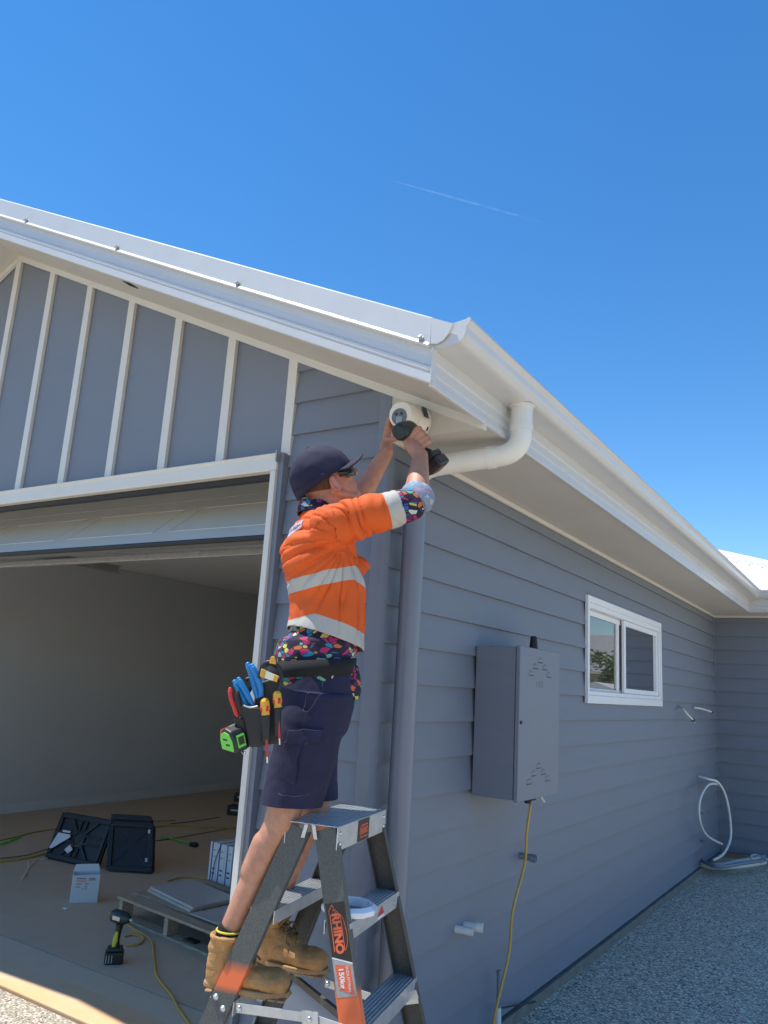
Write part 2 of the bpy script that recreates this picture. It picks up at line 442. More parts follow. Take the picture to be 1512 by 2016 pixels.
for r in ((.04, WY0, .05, 2.66), (WY0, WY1, .05, WZ0), (WY0, WY1, WZ1, 2.66), (WY1, 7.13, .05, 2.66)):
    boards(bm, (-.018, 0, 0), (0, 1, 0), (1, 0, 0), *r)
part('side_wall', bm, M['siding'], house, recalc=False)
bm = B(); boards(bm, (0, .018, 0), (1, 0, 0), (0, -1, 0), -.545, -.05, .05, 3.2)
bmesh.ops.bisect_plane(bm, geom=bm.verts[:]+bm.edges[:]+bm.faces[:], plane_co=(0, 0, 2.83), plane_no=V((SL, 0, 1)).normalized(), clear_outer=True)
part('front_wall', bm, M['siding'], house, recalc=False)
# concrete footing strip visible below the boards
bm = B(); box(bm, -.2, .012, .02, 7.15, -.05, .046); box(bm, -.56, -.2, .012, .2, -.05, .046)
part('footing', bm, mat('footing_concrete', (.20, .185, .16), .85, var=.25, vs=10), house)
# corner trim
bm = B(); prism(bm, [(-.058, -.018+.014), (0, -.018+.014), (0, .05), (-.02, .05), (-.02, .02), (-.058, .02)], fr(), .03, 2.83)
bmesh.ops.bisect_plane(bm, geom=bm.verts[:]+bm.edges[:]+bm.faces[:], plane_co=(0, 0, 2.815), plane_no=V((SL, 0, 1)).normalized(), clear_outer=True)
part('corner_trim', bm, M['siding'], house)
# flat gable sheet and battens
bm = B()
def gz(x): return 2.83-SL*x if x > -3.067 else 2.83+SL*3.067-SL*(-3.067-x)
prism(bm, [(-6.12, 2.60), (-.545, 2.60), (-.545, gz(-.545)), (-3.067, gz(-3.067)), (-6.12, gz(-6.12))], fr((0, .03, 0), (1, 0, 0), (0, 0, 1), (0, -1, 0)), 0, .012)
part('gable_panel', bm, M['panel'], house)
for k in range(13):
    x = -.565-.417*k; wd = .027
    bm = B(); prism(bm, [(x-wd, 2.602), (x+wd, 2.602), (x+wd, gz(x+wd)), (x-wd, gz(x-wd))] if abs(x+3.067) > .05 else
                    [(x-wd, 2.602), (x+wd, 2.602), (x+wd, gz(x+wd)), (-3.067, gz(-3.067)), (x-wd, gz(x-wd))],
                    fr((0, .018, 0), (1, 0, 0), (0, 0, 1), (0, -1, 0)), 0, .022)
    part('batten', bm, M['white'], house, bevel=.002)
# trim beads along the rake at wall/soffit
def rake_prof(bm, prof, x0, x1, left=False):
    """prof (y,z offset) swept along the right rake from x0 to x1"""
    for a, b in ((x0, x1),):
        A = [bm.verts.new((a, y, z-SL*a)) for y, z in prof]; C = [bm.verts.new((b, y, z-SL*b)) for y, z in prof]
        n = len(prof)
        for i in range(n): bm.faces.new([A[i], A[(i+1) % n], C[(i+1) % n], C[i]])
        bm.faces.new(A[::-1]); bm.faces.new(C)
def rake_left(bm, prof, x0, x1):
    z00 = SL*3.067*2
    A = [bm.verts.new((x0, y, z+SL*x0+z00)) for y, z in prof]; C = [bm.verts.new((x1, y, z+SL*x1+z00)) for y, z in prof]
    n = len(prof)
    for i in range(n): bm.faces.new([A[i], A[(i+1) % n], C[(i+1) % n], C[i]])
    bm.faces.new(A[::-1]); bm.faces.new(C)
APX = -3.067
def both(name, prof, m_, xr=.442, bevel=0):
    bm = B(); rake_prof(bm, prof, APX, xr); rake_left(bm, prof, -2*3.067-xr, APX); return part(name, bm, m_, house, bevel=bevel)
both('rake_bead', [(-.006, 2.802), (.012, 2.802), (.012, 2.842), (-.006, 2.842)], M['white'], xr=.44)
both('rake_soffit', [(-.425, 2.846), (.02, 2.838), (.02, 2.850), (-.425, 2.858)], M['soffit'], xr=.425)
# barge board profile: flat lower lip, recessed mid band, upper face
both('barge_board', [(-.420, 2.832), (-.442, 2.832), (-.446, 2.836), (-.446, 2.866), (-.441, 2.870), (-.441, 2.874), (-.447, 2.878), (-.447, 2.892),
                     (-.439, 2.898), (-.436, 2.930), (-.436, 2.985), (-.420, 2.985)], M['metalwhite'])
both('barge_capping', [(-.436, 2.962), (-.455, 2.960), (-.462, 2.966), (-.455, 2.974), (-.448, 2.980), (-.446, 3.073), (-.440, 3.079), (-.30, 3.083), (-.30, 3.078), (-.436, 3.07)], M['metalwhite'], xr=.435)
# curved tail of the capping over the gutter end
bm = B(); box(bm, .4435, .446, -.449, -.415, rk(2.842, .442), rk(2.965, .442)); part('barge_end_plate', bm, M['metalwhite'], house)
bm = B()
pl = [(.435, rk(2.978, .435)), (.46, rk(2.984, .46)), (.485, rk(3.005, .485)), (.505, rk(3.035, .505)), (.522, rk(3.076, .522)), (.435, rk(3.076, .435))]
prism(bm, pl, fr((0, -.4463, 0), (1, 0, 0), (0, 0, 1), (0, -1, 0)), -.006, .0)
part('capping_tail', bm, M['metalwhite'], house)
sc = []
for px, py in ((50, 434), (229, 487), (466, 560), (827, 672)):
    q = at(px, py, 'y', -.458); z = rk(2.984, q.x)
    bm = B(); lathe(bm, [(0, .0), (.0, .011), (.003, .011), (.003, .0075), (.013, .0075), (.014, 0)], (q.x, -.452, z), (-.1, -.75, .5), 12)
    part('capping_screw', bm, M['galv'], house, smooth=40)
def rk_hit(px, py):
    r = ray(px, py); n_ = V((SL, 0, 1)); return CAM+r*((2.838-n_.dot(CAM))/n_.dot(r))
a = rk_hit(241, 553); c_ = rk_hit(272, 568); d = (c_-a).normalized(); bm = B(); tube(bm, [a, a.lerp(c_, .5), c_], [.002, .007, .002], 8); part('soffit_slot', bm, M['rubber'], house)
# boxed eave end + soffits
bm = B(); prism(bm, [(.0, 2.605), (.437, 2.605), (.437, rk(2.812, .437)), (0, 2.812)], fr((0, .0, 0), (1, 0, 0), (0, 0, 1), (0, 1, 0)), .0, .012)
part('eave_box_end', bm, M['soffit'], house)
bm = B(); prism(bm, [(-.02, 0.012), (.430, .012), (.430, 6.70), (1.55, 6.70), (1.55, 7.15), (-.02, 7.15)], fr(), 2.625, 2.633)
part('soffit', bm, M['soffit'], house)
bm = B(); box(bm, -.002, .016, .02, 7.13, 2.600, 2.6245); box(bm, .0165, 1.0, 7.105, 7.13, 2.600, 2.6245); part('soffit_bead', bm, M['white'], house, bevel=.003)
# fascia with ribs, mitred into the wing
FP = [(.0, 2.618), (.012, 2.618), (.014, 2.622), (.014, 2.640), (.008, 2.646), (.008, 2.664), (.012, 2.668), (.012, 2.684), (.008, 2.688), (.008, 2.706), (.013, 2.712), (.013, 2.80), (.0, 2.80)]
def sweepL(bm, prof, y0, yc, x1, x0=.43):
    """profile (offset outward, z): along +Y at x=x0+off, mitred at wing corner y=yc-off, on to x1"""
    rows = []
    for (xx, yy, mode) in ((0, y0, 0), (0, yc, 1), (x1, yc, 2)):
        row = []
        for d, z in prof:
            if mode == 0: row.append(bm.verts.new((x0+d, yy, z)))
            elif mode == 1: row.append(bm.verts.new((x0+d, yc-d, z)))
            else: row.append(bm.verts.new((xx, yc-d, z)))
        rows.append(row)
    n = len(prof)
    for A, C in zip(rows, rows[1:]):
        for i in range(n): bm.faces.new([A[i], A[(i+1) % n], C[(i+1) % n], C[i]])
    bm.faces.new(rows[0]); bm.faces.new(rows[-1][::-1])
bm = B(); sweepL(bm, FP, -.434, 6.715, 1.55); part('fascia', bm, M['metalwhite'], house, label='ribbed white fascia under the gutter')
GP = [(.013, 2.757), (.085, 2.757), (.105, 2.760), (.120, 2.768), (.131, 2.781), (.136, 2.797), (.137, 2.812), (.140, 2.822), (.147, 2.828), (.153, 2.836), (.151, 2.845), (.143, 2.848), (.135, 2.843),
      (.134, 2.82), (.130, 2.79), (.115, 2.768), (.09, 2.762), (.020, 2.762), (.020, 2.84), (.013, 2.84)]
bm = B(); sweepL(bm, GP, -.430, 6.715, 1.55); gut = part('gutter', bm, M['metalwhite'], house, smooth=35)
bm = B(); prism(bm, [(d+.43, z) for d, z in GP[:13]]+[(.448, 2.832)], fr((0, -.431, 0), (1, 0, 0), (0, 0, 1), (0, -1, 0)), 0, .003); part('gutter_end', bm, M['metalwhite'], gut)
# roofs, corrugated
def corrugated(bm, o, du, ds, nu, length, lens=None, pitch=.076, amp=.009):
    """ridges run along ds; du across. lens(u)->(s0,s1)"""
    o = V(o); du = V(du); ds = V(ds); nr = du.cross(ds).normalized()
    prev = None; N_ = int(nu/pitch*6)
    for i in range(N_+1):
        u = i*pitch/6; s0, s1 = lens(u) if lens else (0, length)
        h = amp*math.sin(2*math.pi*i/6)
        cur = (bm.verts.new(o+du*u+ds*s0+nr*h), bm.verts.new(o+du*u+ds*s1+nr*h))
        if prev: bm.faces.new([prev[0], cur[0], cur[1], prev[1]])
        prev = cur
bm = B()
sl = V((-1, 0, SL)).normalized()
corrugated(bm, (.49, -.42, rk(3.055, .49)), (0, 1, 0), sl, 9.0, (.49+3.067)*1.106)
bm2 = bm
corrugated(bm, (-2*3.067-.49, -.42, rk(3.055, .49)), (0, 1, 0), V((1, 0, SL)).normalized(), 9.0, (.49+3.067)*1.106)
part('roof', bm, M['roof'], house, smooth=True, label='corrugated roof over the garage')
bm = B()
dsn = V((0, 1, SL)).normalized()
def wl(u):
    x = -1.5+u; y = 6.62+max(0, (1.55-x))*.84; return 0, (min(y, 9.2)-6.60)*1.106
corrugated(bm, (-1.5, 6.60, 2.85), (1, 0, 0), dsn, 3.05, 1, lens=wl)
part('wing_roof', bm, M['roof'], house, smooth=True, label='corrugated roof of the side wing')
bm = B(); 
a = V((1.55, 6.60, 2.872)); b = V((-1.5, 9.162, 2.872+SL*2.562)); tube(bm, [a, b], .045, 10); part('hip_capping', bm, M['roof'], house, smooth=True)
x = -.4
while x < 1.3:
    yy = 6.62+(1.55-x)*.84-.16
    bm = B(); lathe(bm, [(0, .012), (.006, .012), (.012, .006), (.014, 0)], (x, yy, 2.858+SL*(yy-6.6)), (0, -.4, 1), 8); x += .152
    part('roof_screw', bm, M['galv'], house)
bm = B()  # wing hip end, plain slope
quad(bm, [(1.55, 6.6, 2.84), (1.55, 11, 2.84), (-1.5, 11, 4.0), (-1.5, 9.16, 4.05)]); part('wing_roof_end', bm, M['roof'], house)
# wing wall
bm = B(); boards(bm, (0, 7.144, 0), (1, 0, 0), (0, -1, 0), -.01, 1.0, .05, 2.64); boards(bm, (.986, 0, 0), (0, 1, 0), (1, 0, 0), 7.144, 10.5, .05, 2.64)
part('wing_wall', bm, M['siding'], house, recalc=False)
bm = B(); box(bm, -.012, .008, 7.105, 7.128, .03, 2.62); part('internal_corner_bead', bm, M['siding'], house)
# header over garage opening, jamb
bm = B()
prism(bm, [(.03, 2.523), (-.040, 2.523), (-.044, 2.527), (-.044, 2.590), (-.052, 2.594), (-.052, 2.602), (-.03, 2.607), (.03, 2.607)], fr((0, 0, 0), (0, 1, 0), (0, 0, 1), (1, 0, 0)), -5.95, -.575)
part('door_header', bm, M['white'], house, label='white garage door header with drip flashing', bevel=.0015)
for a_, b_ in ((-.607, -.576), (-5.95, -5.9)):
    bm = B(); box(bm, a_, b_, -.046, .10, .01, 2.5215); part('door_jamb', bm, M['white'], house, bevel=.002)
bm = B(); box(bm, -.5745, -.548, -.03, .02, .03, 2.605); part('jamb_cover_strip', bm, M['siding'], house)
bm = B(); box(bm, -.573, -.566, -.06, .0, 2.56, 2.612); part('header_clip', bm, M['galv'], house)
# front wall body left of the opening and above the opening (inside)
bm = B(); boards(bm, (0, .014, 0), (1, 0, 0), (0, -1, 0), -6.13, -5.95, .05, 2.8); part('front_wall', bm, M['siding'], house, recalc=False)
# interior lining
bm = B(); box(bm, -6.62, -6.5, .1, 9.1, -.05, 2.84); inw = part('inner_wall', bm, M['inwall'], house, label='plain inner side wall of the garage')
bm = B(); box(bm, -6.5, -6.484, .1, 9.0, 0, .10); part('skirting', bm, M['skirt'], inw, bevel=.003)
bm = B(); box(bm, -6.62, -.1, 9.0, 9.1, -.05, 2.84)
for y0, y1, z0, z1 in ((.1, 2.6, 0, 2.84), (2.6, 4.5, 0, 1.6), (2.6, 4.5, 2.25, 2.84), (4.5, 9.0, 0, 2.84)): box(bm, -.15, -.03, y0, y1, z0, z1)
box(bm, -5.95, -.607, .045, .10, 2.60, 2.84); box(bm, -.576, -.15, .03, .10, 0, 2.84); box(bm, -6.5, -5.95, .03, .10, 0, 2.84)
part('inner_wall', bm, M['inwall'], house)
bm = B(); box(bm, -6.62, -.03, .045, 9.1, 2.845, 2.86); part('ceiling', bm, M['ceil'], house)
# window
win = B()
fx = .012
def fy(bm, y0, y1, z0, z1, x0, x1): box(bm, x0, x1, y0, y1, z0, z1)
y0, y1, z0, z1 = 2.545, 4.555, 1.567, 2.283
t = .045
for a in ((y0, y1, z1-t, z1), (y0, y1, z0, z0+t*1.15), (y0, y0+t*.8, z0+t*1.15, z1-t), (y1-t*.8, y1, z0+t*1.15, z1-t)): box(win, -.005, .018, *a)
wo = part('window', win, M['alu'], house, label='white sliding window', bevel=.002)
bm = B()
iy0, iy1, iz0, iz1 = y0+t*.8, y1-t*.8, z0+t*1.15, z1-t
for a in ((iy0, iy1, iz1-.035, iz1), (iy0, iy1, iz0, iz0+.03), (iy0, iy0+.02, iz0+.03, iz1-.035), (iy1-.02, iy1, iz0+.03, iz1-.035)): box(bm, -.07, .008, *a)
ym = 3.50
part('frame', bm, M['alu'], wo, bevel=.002)
bm = B()
for a in ((ym-.03, iy1-.022, iz1-.075, iz1-.037), (ym-.03, iy1-.022, iz0+.032, iz0+.07), (ym-.03, ym+.02, iz0+.07, iz1-.075), (iy1-.06, iy1-.022, iz0+.07, iz1-.075)): box(bm, -.025, -.005, *a)
part('sash', bm, M['alu'], wo, bevel=.002)
bm = B()
for a in ((iy0+.022, ym-.005, iz1-.075, iz1-.037), (iy0+.022, ym-.005, iz0+.032, iz0+.05), (iy0+.022, iy0+.045, iz0+.05, iz1-.075), (ym-.12, ym-.06, iz0+.05, iz1-.075)): box(bm, -.055, -.035, *a)
part('sash', bm, M['alu'], wo, bevel=.002)
g = newmat('window_glass', .0); N, L = nodes(g)
N.remove(N['Principled BSDF']); tr = N.new('ShaderNodeBsdfTransparent'); tr.inputs[0].default_value = (.62, .66, .66, 1); gl = N.new('ShaderNodeBsdfGlossy'); gl.inputs['Roughness'].default_value = .015
fz = N.new('ShaderNodeFresnel'); fz.inputs[0].default_value = 2.7; ms = N.new('ShaderNodeMixShader')
L.new(fz.outputs[0], ms.inputs[0]); L.new(tr.outputs[0], ms.inputs[1]); L.new(gl.outputs[0], ms.inputs[2]); L.new(ms.outputs[0], N['Material Output'].inputs[0])
bm = B(); quad(bm, [(-.045, iy0+.03, iz0+.04), (-.045, ym-.07, iz0+.04), (-.045, ym-.07, iz1-.05), (-.045, iy0+.03, iz1-.05)]); part('pane', bm, g, wo, label='left pane mirroring the sky and a tree')
bm = B(); quad(bm, [(-.015, ym, iz0+.06), (-.015, iy1-.04, iz0+.06), (-.015, iy1-.04, iz1-.06), (-.015, ym, iz1-.06)]); part('pane', bm, g, wo, label='right pane, darker')
# garage door, open: tilted bottom panel and the struts behind
A = V((0, .05, 2.245)); up = V((0, .78, .63)).normalized(); nrm = V((0, .63, -.78)).normalized()*-1
bm = B(); box(bm, -5.89, -.608, .0, .035, 2.496, 2.5225); part('header_seal', bm, M['rubber'], house)
f = (V((-.61, .05, 2.245)), V((-1, 0, 0)), up, V((0, -.63, .78)))
bm = B(); box(bm, 0, 5.25, 0, .53, -.02, 0, f=f); box(bm, 0, 5.25, .535, 1.06, -.02, 0, f=f)
gd = part('garage_door', bm, M['doorwhite'], house, label='white sectional door pulled up into the opening', bevel=.004)
for r in range(1):
    for i in range(6):
        bm = B(); a0 = .10+i*.86
        for q in ((a0, a0+.74, .12, .128), (a0, a0+.74, .40, .408), (a0, a0+.008, .128, .40), (a0+.732, a0+.74, .128, .40)): box(bm, *q, 0, .003, f=f)
        part('raised_panel_edge', bm, M['doorwhite'], gd, bevel=.001)
bm = B(); tube(bm, [(-.612, .06, 2.238), (-5.9, .06, 2.238)], .014, 8); box(bm, -5.9, -.612, .045, .085, 2.232, 2.243); part('bottom_seal', bm, M['rubber'], gd)
bm = B(); box(bm, -5.8, -.615, .07, .20, 2.236, 2.252); part('bottom_rail', bm, M['galv'], gd, bevel=.002)
bm = B(); box(bm, -5.8, -.615, .33, .365, 2.215, 2.25); part('stiffener_rail', bm, M['galv'], gd, bevel=.002)
for x in (-1.35, -2.75, -4.2):
    bm = B(); box(bm, x, x+.10, .17, .40, 2.31, 2.33); part('hinge_bracket', bm, M['rubber'], gd)
bm = B(); tube(bm, [(-.66, .62, 2.33), (-.80, .62, 2.30), (-.85, .62, 2.31), (-.93, .62, 2.42)], .010, 6); part('door_stay', bm, M['galv'], gd)
bm = B()
a = at(60, 1098, 'x', -4.9); b = at(237, 1129, 'x', -4.9)
box(bm, -4.93, -4.90, a.y-.3, b.y, b.z-.002, b.z+.005); box(bm, -4.935, -4.93, a.y-.3, b.y, b.z, b.z+.075); box(bm, -4.93, -4.88, a.y-.3, b.y, b.z+.07, b.z+.075)
part('door_track', bm, M['galv'], house)
# painted round downpipe and the white offset pipe
dp = V((.07, .12, 0))
bm = B(); tube(bm, [(dp.x, dp.y, .0), (dp.x, dp.y, 2.45)], .046, 32); tube(bm, [(dp.x, dp.y, 2.40), (dp.x, dp.y, 2.46)], .050, 32)
pipe = part('downpipe', bm, M['pipegrey'], house, smooth=40, label='round blue grey downpipe at the corner')
bm = B()
e0 = V((.50, .215, 2.76)); e1 = V((.50, .215, 2.53)); e2 = V((.42, .197, 2.455)); e3 = V((.12, .13, 2.425)); e4 = V((.07, .12, 2.36))
pts = [e0, V((.50, .215, 2.64))]
for i in range(1, 9):
    t_ = i/8; pts.append((V((.50, .215, 2.64))*(1-t_)**2+V((.50, .215, 2.552))*2*t_*(1-t_)+V((.40, .193, 2.546))*t_*t_))
pts.append(V((.17, .142, 2.520)))
for i in range(1, 7):
    t_ = i/6; pts.append((V((.17, .142, 2.520))*(1-t_)**2+V((.08, .122, 2.512))*2*t_*(1-t_)+V((.07, .12, 2.445))*t_*t_))
tube(bm, pts, .0445, 32)
tube(bm, [V((.50, .215, 2.675)), V((.50, .215, 2.645))], .048, 32); tube(bm, [V((.395, .192, 2.5455)), V((.365, .185, 2.542))], .048, 32)
tube(bm, [V((.50, .215, 2.75)), V((.50, .215, 2.758))], .052, 32)
part('offset_pipe', bm, M['pvc'], house, smooth=40, label='white pipe elbow from the gutter to the downpipe')

# ------------------------------------------------------------------ things on the side wall
mc = thing('meter_cabinet', 'grey metal meter cabinet with black aerial mounted on the side wall', 'meter box', (0, 1.15, 1.1))
D = .238
bm = B(); box(bm, 0.004, D-.026, .885, 1.405, 1.122, 1.818); part('body', bm, M['siding'], mc, bevel=.004)
bm = B(); box(bm, D-.022, D, .880, 1.410, 1.116, 1.824); dr = part('door', bm, M['siding'], mc, bevel=.004)
for cy, cz, sgn in ((1.135, 1.768, 1), (1.135, 1.265, 1)):
    for i, (dy, dz) in enumerate(((0, .0), (-.062, -.032), (.062, -.032), (-.118, -.066), (.118, -.066))):
        bm = B(); ellipsoid(bm, (D, cy+dy, cz+dz), ((1, 0, 0), (0, 1, 0), (0, 0, 1)), (.0045, .034, .015), 16, 8)
        bmesh.ops.bisect_plane(bm, geom=bm.verts[:]+bm.edges[:]+bm.faces[:], plane_co=(0, 0, cz+dz-.008), plane_no=(0, 0, -1), clear_outer=True)
        q = part('louvre', bm, M['siding'], dr, smooth=40)
        bm = B(); box(bm, D-.001, D+.0015, cy+dy-.031, cy+dy+.031, cz+dz-.0125, cz+dz-.009); part('louvre_slot', bm, M['rubber'], dr)
bm = B(); add_mesh(bm, text_mesh('OPAL', .05, (D+.0005, 1.135, 1.650), (0, 1, 0), (0, 0, 1), .0004, sx=.8)); part('embossed_letters', bm, M['siding'], dr)
bm = B(); tube(bm, [(D, .9, 1.47), (D+.006, .9, 1.47)], .008, 12); part('lock', bm, M['rubber'], dr)
bm = B(); lathe(bm, [(0, 0), (0, .026), (.012, .026), (.014, .022), (.072, .0165), (.078, .012), (.079, 0)], (.16, 1.235, 1.8185), (0, 0, 1), 20); part('aerial', bm, M['rubber'], mc, smooth=40)
bm = B(); lathe(bm, [(0, .012), (-.012, .012), (-.012, .04), (-.02, .042), (-.026, .02), (-.04, .014), (-.04, 0)], (.17, 1.17, 1.121), (0, 0, 1), 20); part('cable_gland', bm, M['rubber'], mc, smooth=40)
bm = B(); tube(bm, spline([(.16, 1.36, 1.12), (.165, 1.365, 1.09), (.18, 1.37, 1.07)]), .007, 8); tube(bm, spline([(.155, 1.37, 1.12), (.16, 1.38, 1.09), (.172, 1.392, 1.068)]), .006, 8)
part('cable_tail', bm, M['pvc'], mc, smooth=True)
xs = [.17, .16, .14, .135, .125, .12, .115, .11]
pts = [at(px, py, 'x', x) for (px, py), x in zip([(1045, 1582), (1037, 1640), (1033, 1700), (1010, 1790), (1003, 1870), (990, 1930), (977, 1985), (967, 2040)], xs)]
pts.append(V((pts[-1].x+.03, pts[-1].y-.15, .01)))
bm = B(); tube(bm, spline(pts), .0062, 10)
tag(part('extension_cord', bm, M['orangecord'], loc=(.15, 1.1, 0), smooth=True), 'yellow extension cord hanging from the meter cabinet down the side wall', 'cord')
# small stubs
def stub(label, cat, p, d, r, m_, rings=True, group=None):
    p = V(p); d = V(d).normalized(); bm = B()
    lathe(bm, [(-.01, r), (.045, r), (.045, r*1.18), (.078, r*1.18), (.078, r*.85), (.03, r*.85), (.03, 0)] if rings else [(-.01, r), (.075, r), (.075, r*.85), (.02, r*.85), (.02, 0)], p, d, 20)
    return tag(part('pipe_stub', bm, m_, loc=p, smooth=40), label, cat, group)
stub('white plastic pipe stub low on the side wall, lower left one of the pair', 'pipe', at(899, 1829, 'x', 0), (1, .25, -.03), .017, M['pvc'], False)
stub('white plastic pipe stub low on the side wall, upper right one of the pair', 'pipe', at(917, 1822, 'x', 0), (1, .35, 0), .019, M['pvc'])
stub('grey conduit stub poking from the wall behind the yellow cord', 'conduit', at(1027, 1685, 'x', 0), (1, .15, -.05), .017, M['pipegrey'])
def wires(label, pts, r=.0045, cat='cable'):
    bm = B(); tube(bm, spline(pts), r, 8)
    o = V(pts[0]); q = part('wall_cable', bm, M['pvc'], loc=o, smooth=True); tag(q, label, cat)
    d = (V(pts[-1])-V(pts[-2])).normalized()
    bm = B(); tube(bm, [V(pts[-1])-d*.035, V(pts[-1])-d*.01], r*1.9, 8); part('tape', bm, M['rubber'], q)
    for s in (-1, 1):
        bm = B(); tube(bm, [V(pts[-1])-d*.015, V(pts[-1])+d*.02+V((0, 0, .012*s))], r*.6, 6); part('core', bm, M['pvc'], q)
wires('short white cable tail drooping from the side wall, left one below the window', [at(1338, 1392, 'x', 0), at(1345, 1396, 'x', .05), at(1355, 1408, 'x', .09), at(1366, 1419, 'x', .11)], .009)
wires('short white cable tail sticking out straight near the inner corner', [at(1366, 1393, 'x', 0), at(1380, 1395, 'x', .05), at(1393, 1399, 'x', .08), at(1403, 1402, 'x', .1)], .009)
bm = B(); loop = [at(1374, 1528, 'x', 0), at(1395, 1534, 'x', .1), at(1413, 1540, 'x', .16), at(1428, 1565, 'x', .2), at(1437, 1610, 'x', .22), at(1438, 1650, 'x', .22), at(1425, 1680, 'x', .2), at(1405, 1693, 'x', .16)]
tube(bm, spline(loop), .012, 10)
loop2 = [at(1418, 1545, 'x', .15), at(1395, 1545, 'x', .13), at(1378, 1575, 'x', .12), at(1378, 1615, 'x', .12), at(1392, 1645, 'x', .13), at(1422, 1662, 'x', .16)]
tube(bm, spline(loop2), .011, 10)
tag(part('looped_cable', bm, M['pvc'], loc=loop[0], smooth=True), 'thick white cable looped against the wall at the inner corner', 'cable')
bm = B(); a = at(1375, 1528, 'x', 0); 
for (px, py) in ((1374, 1528), (1377, 1600), (1380, 1655)):
    a = at(px, py, 'x', 0); tube(bm, [a, a+V((.05, .02, -.004))], .008, 8)
tag(part('wall_clip', bm, M['pipegrey'], loc=at(1377, 1600, 'x', 0), smooth=True), 'three small grey pipe ends in the wall behind the looped cable', 'pipe')
cb = thing('conduit_bundle', 'bundle of white and grey conduits lying across the path by the inner corner', 'conduit', at(1400, 1705, 'z', .03))
for i, (dz, r, px0, py0, m_) in enumerate(((.07, .026, 1343, 1693, 'pvc'), (.10, .018, 1350, 1684, 'pipegrey'), (.05, .028, 1362, 1698, 'pvc'))):
    bm = B(); tube(bm, spline([at(px0-2, py0-14, 'z', dz+.03) if i == 0 else at(px0, py0, 'z', dz), at(px0+15, py0+2, 'z', dz), at(1410, 1706, 'z', dz), at(1460, 1704-i*4, 'z', dz), at(1506, 1697-i*4, 'z', dz+.01)]), r, 12)
    part('conduit', bm, M[m_], cb, smooth=True)
bm = B(); a = at(1364, 1698, 'z', .055); tube(bm, [a-V((.02, 0, 0)), a+V((.015, 0, 0))], .045, 12); part('tape_band', bm, M['rubber'], cb)
bm = B(); a = at(1508, 1693, 'z', .06); tube(bm, [a, a+V((.12, .04, 0))], .036, 14); part('coupling', bm, M['pipegrey'], cb, smooth=40)
bm = B(); tube(bm, spline([at(1500, 1700, 'z', .08), at(1482, 1696, 'z', .08), at(1478, 1686, 'z', .1), at(1490, 1683, 'z', .1), at(1510, 1692, 'z', .1)]), .009, 8); part('conduit', bm, M['pvc'], cb, smooth=True)
vp = thing('riser_pipe', 'thin grey pipe standing at the foot of the side wall beside the cord', 'pipe', (.05, 1.2, 0))
a = at(981, 1960, 'x', .05)
bm = B(); tube(bm, [(a.x, a.y, .13), (a.x, a.y+.0, .315)], .0085, 12); tube(bm, [(a.x, a.y, .30), (a.x, a.y, .318)], .011, 12); part('pipe', bm, M['pipegrey'], vp, smooth=40)
bm = B(); tube(bm, spline([(a.x, a.y, .16), (a.x, a.y, .07), (a.x-.01, a.y-.03, .025), (a.x-.01, a.y-.11, .015), (a.x-.02, a.y-.15, .06)]), .015, 14); part('bend', bm, M['pvc'], vp, smooth=40)
bm = B(); tube(bm, [at(986, 1985, 'x', .05), at(1020, 1978, 'x', .03), at(1055, 1972, 'x', .02)], .004, 6); part('wire', bm, M['rubber'], vp)

# ------------------------------------------------------------------ dome camera on the eave box end
dc = V((.126, 0, 2.664))
cam_t = thing('security_camera', 'white dome security camera with dark face being fixed under the eave', 'camera', dc)
ax = V((.0, -1, 0))
bm = B(); lathe(bm, [(0, 0), (0, .074), (.012, .075), (.016, .073), (.05, .068), (.066, .062), (.068, 0)], dc+V((0, -.001, 0)), ax, 48)
part('base', bm, M['cream'], cam_t, smooth=30)
ea = V((.05, -1, -.13)).normalized()
hc = dc+V((.0, -.075, .004))
bm = B(); lathe(bm, [(-.03, .052), (-.01, .058), (.012, .0605), (.035, .059), (.050, .055), (.056, .050), (.058, .044), (.058, 0)], hc, ea, 48); bd = part('turret', bm, M['cream'], cam_t, smooth=30)
eu = V((1, 0, 0)); eu = (eu-ea*eu.dot(ea)).normalized(); ev = ea.cross(eu)
if ev.z < 0: ev = -ev
lc = hc+ea*.0585-ev*.010-eu*.004
bm = B(); lathe(bm, [(0, 0), (0, .0345), (.0015, .034), (.0015, 0)], lc, ea, 36); part('face_plate', bm, M['lens'], bd, smooth=30)
for s in (-.013, .011):
    bm = B(); lathe(bm, [(0, .0062), (.002, .0062), (.002, .004), (.001, 0)], lc+ea*.001+eu*s+ev*.012, ea, 18); part('led', bm, M['shade'], bd, smooth=30)
bm = B(); box(bm, -.013, .013, -.024, .001, 0, .003, f=(lc+ea*.001, eu, ev, ea)); part('led_window', bm, M['cuff'], bd, bevel=.002)
bm = B(); q = dc+V((.064, -.045, .022)); nn = V((.9, -.1, .3)).normalized(); uu = V((0, -1, 0)); uu = (uu-nn*uu.dot(nn)).normalized()
box(bm, -.016, .016, -.024, .024, 0, .0012, f=(q+nn*.004, uu, nn.cross(uu), nn)); part('rating_label', bm, M['ink'], cam_t)
bm = B(); tube(bm, [dc+V((.062, -.018, -.046)), dc+V((.068, -.018, -.03))], .003, 6); part('seam', bm, M['rubber'], cam_t)

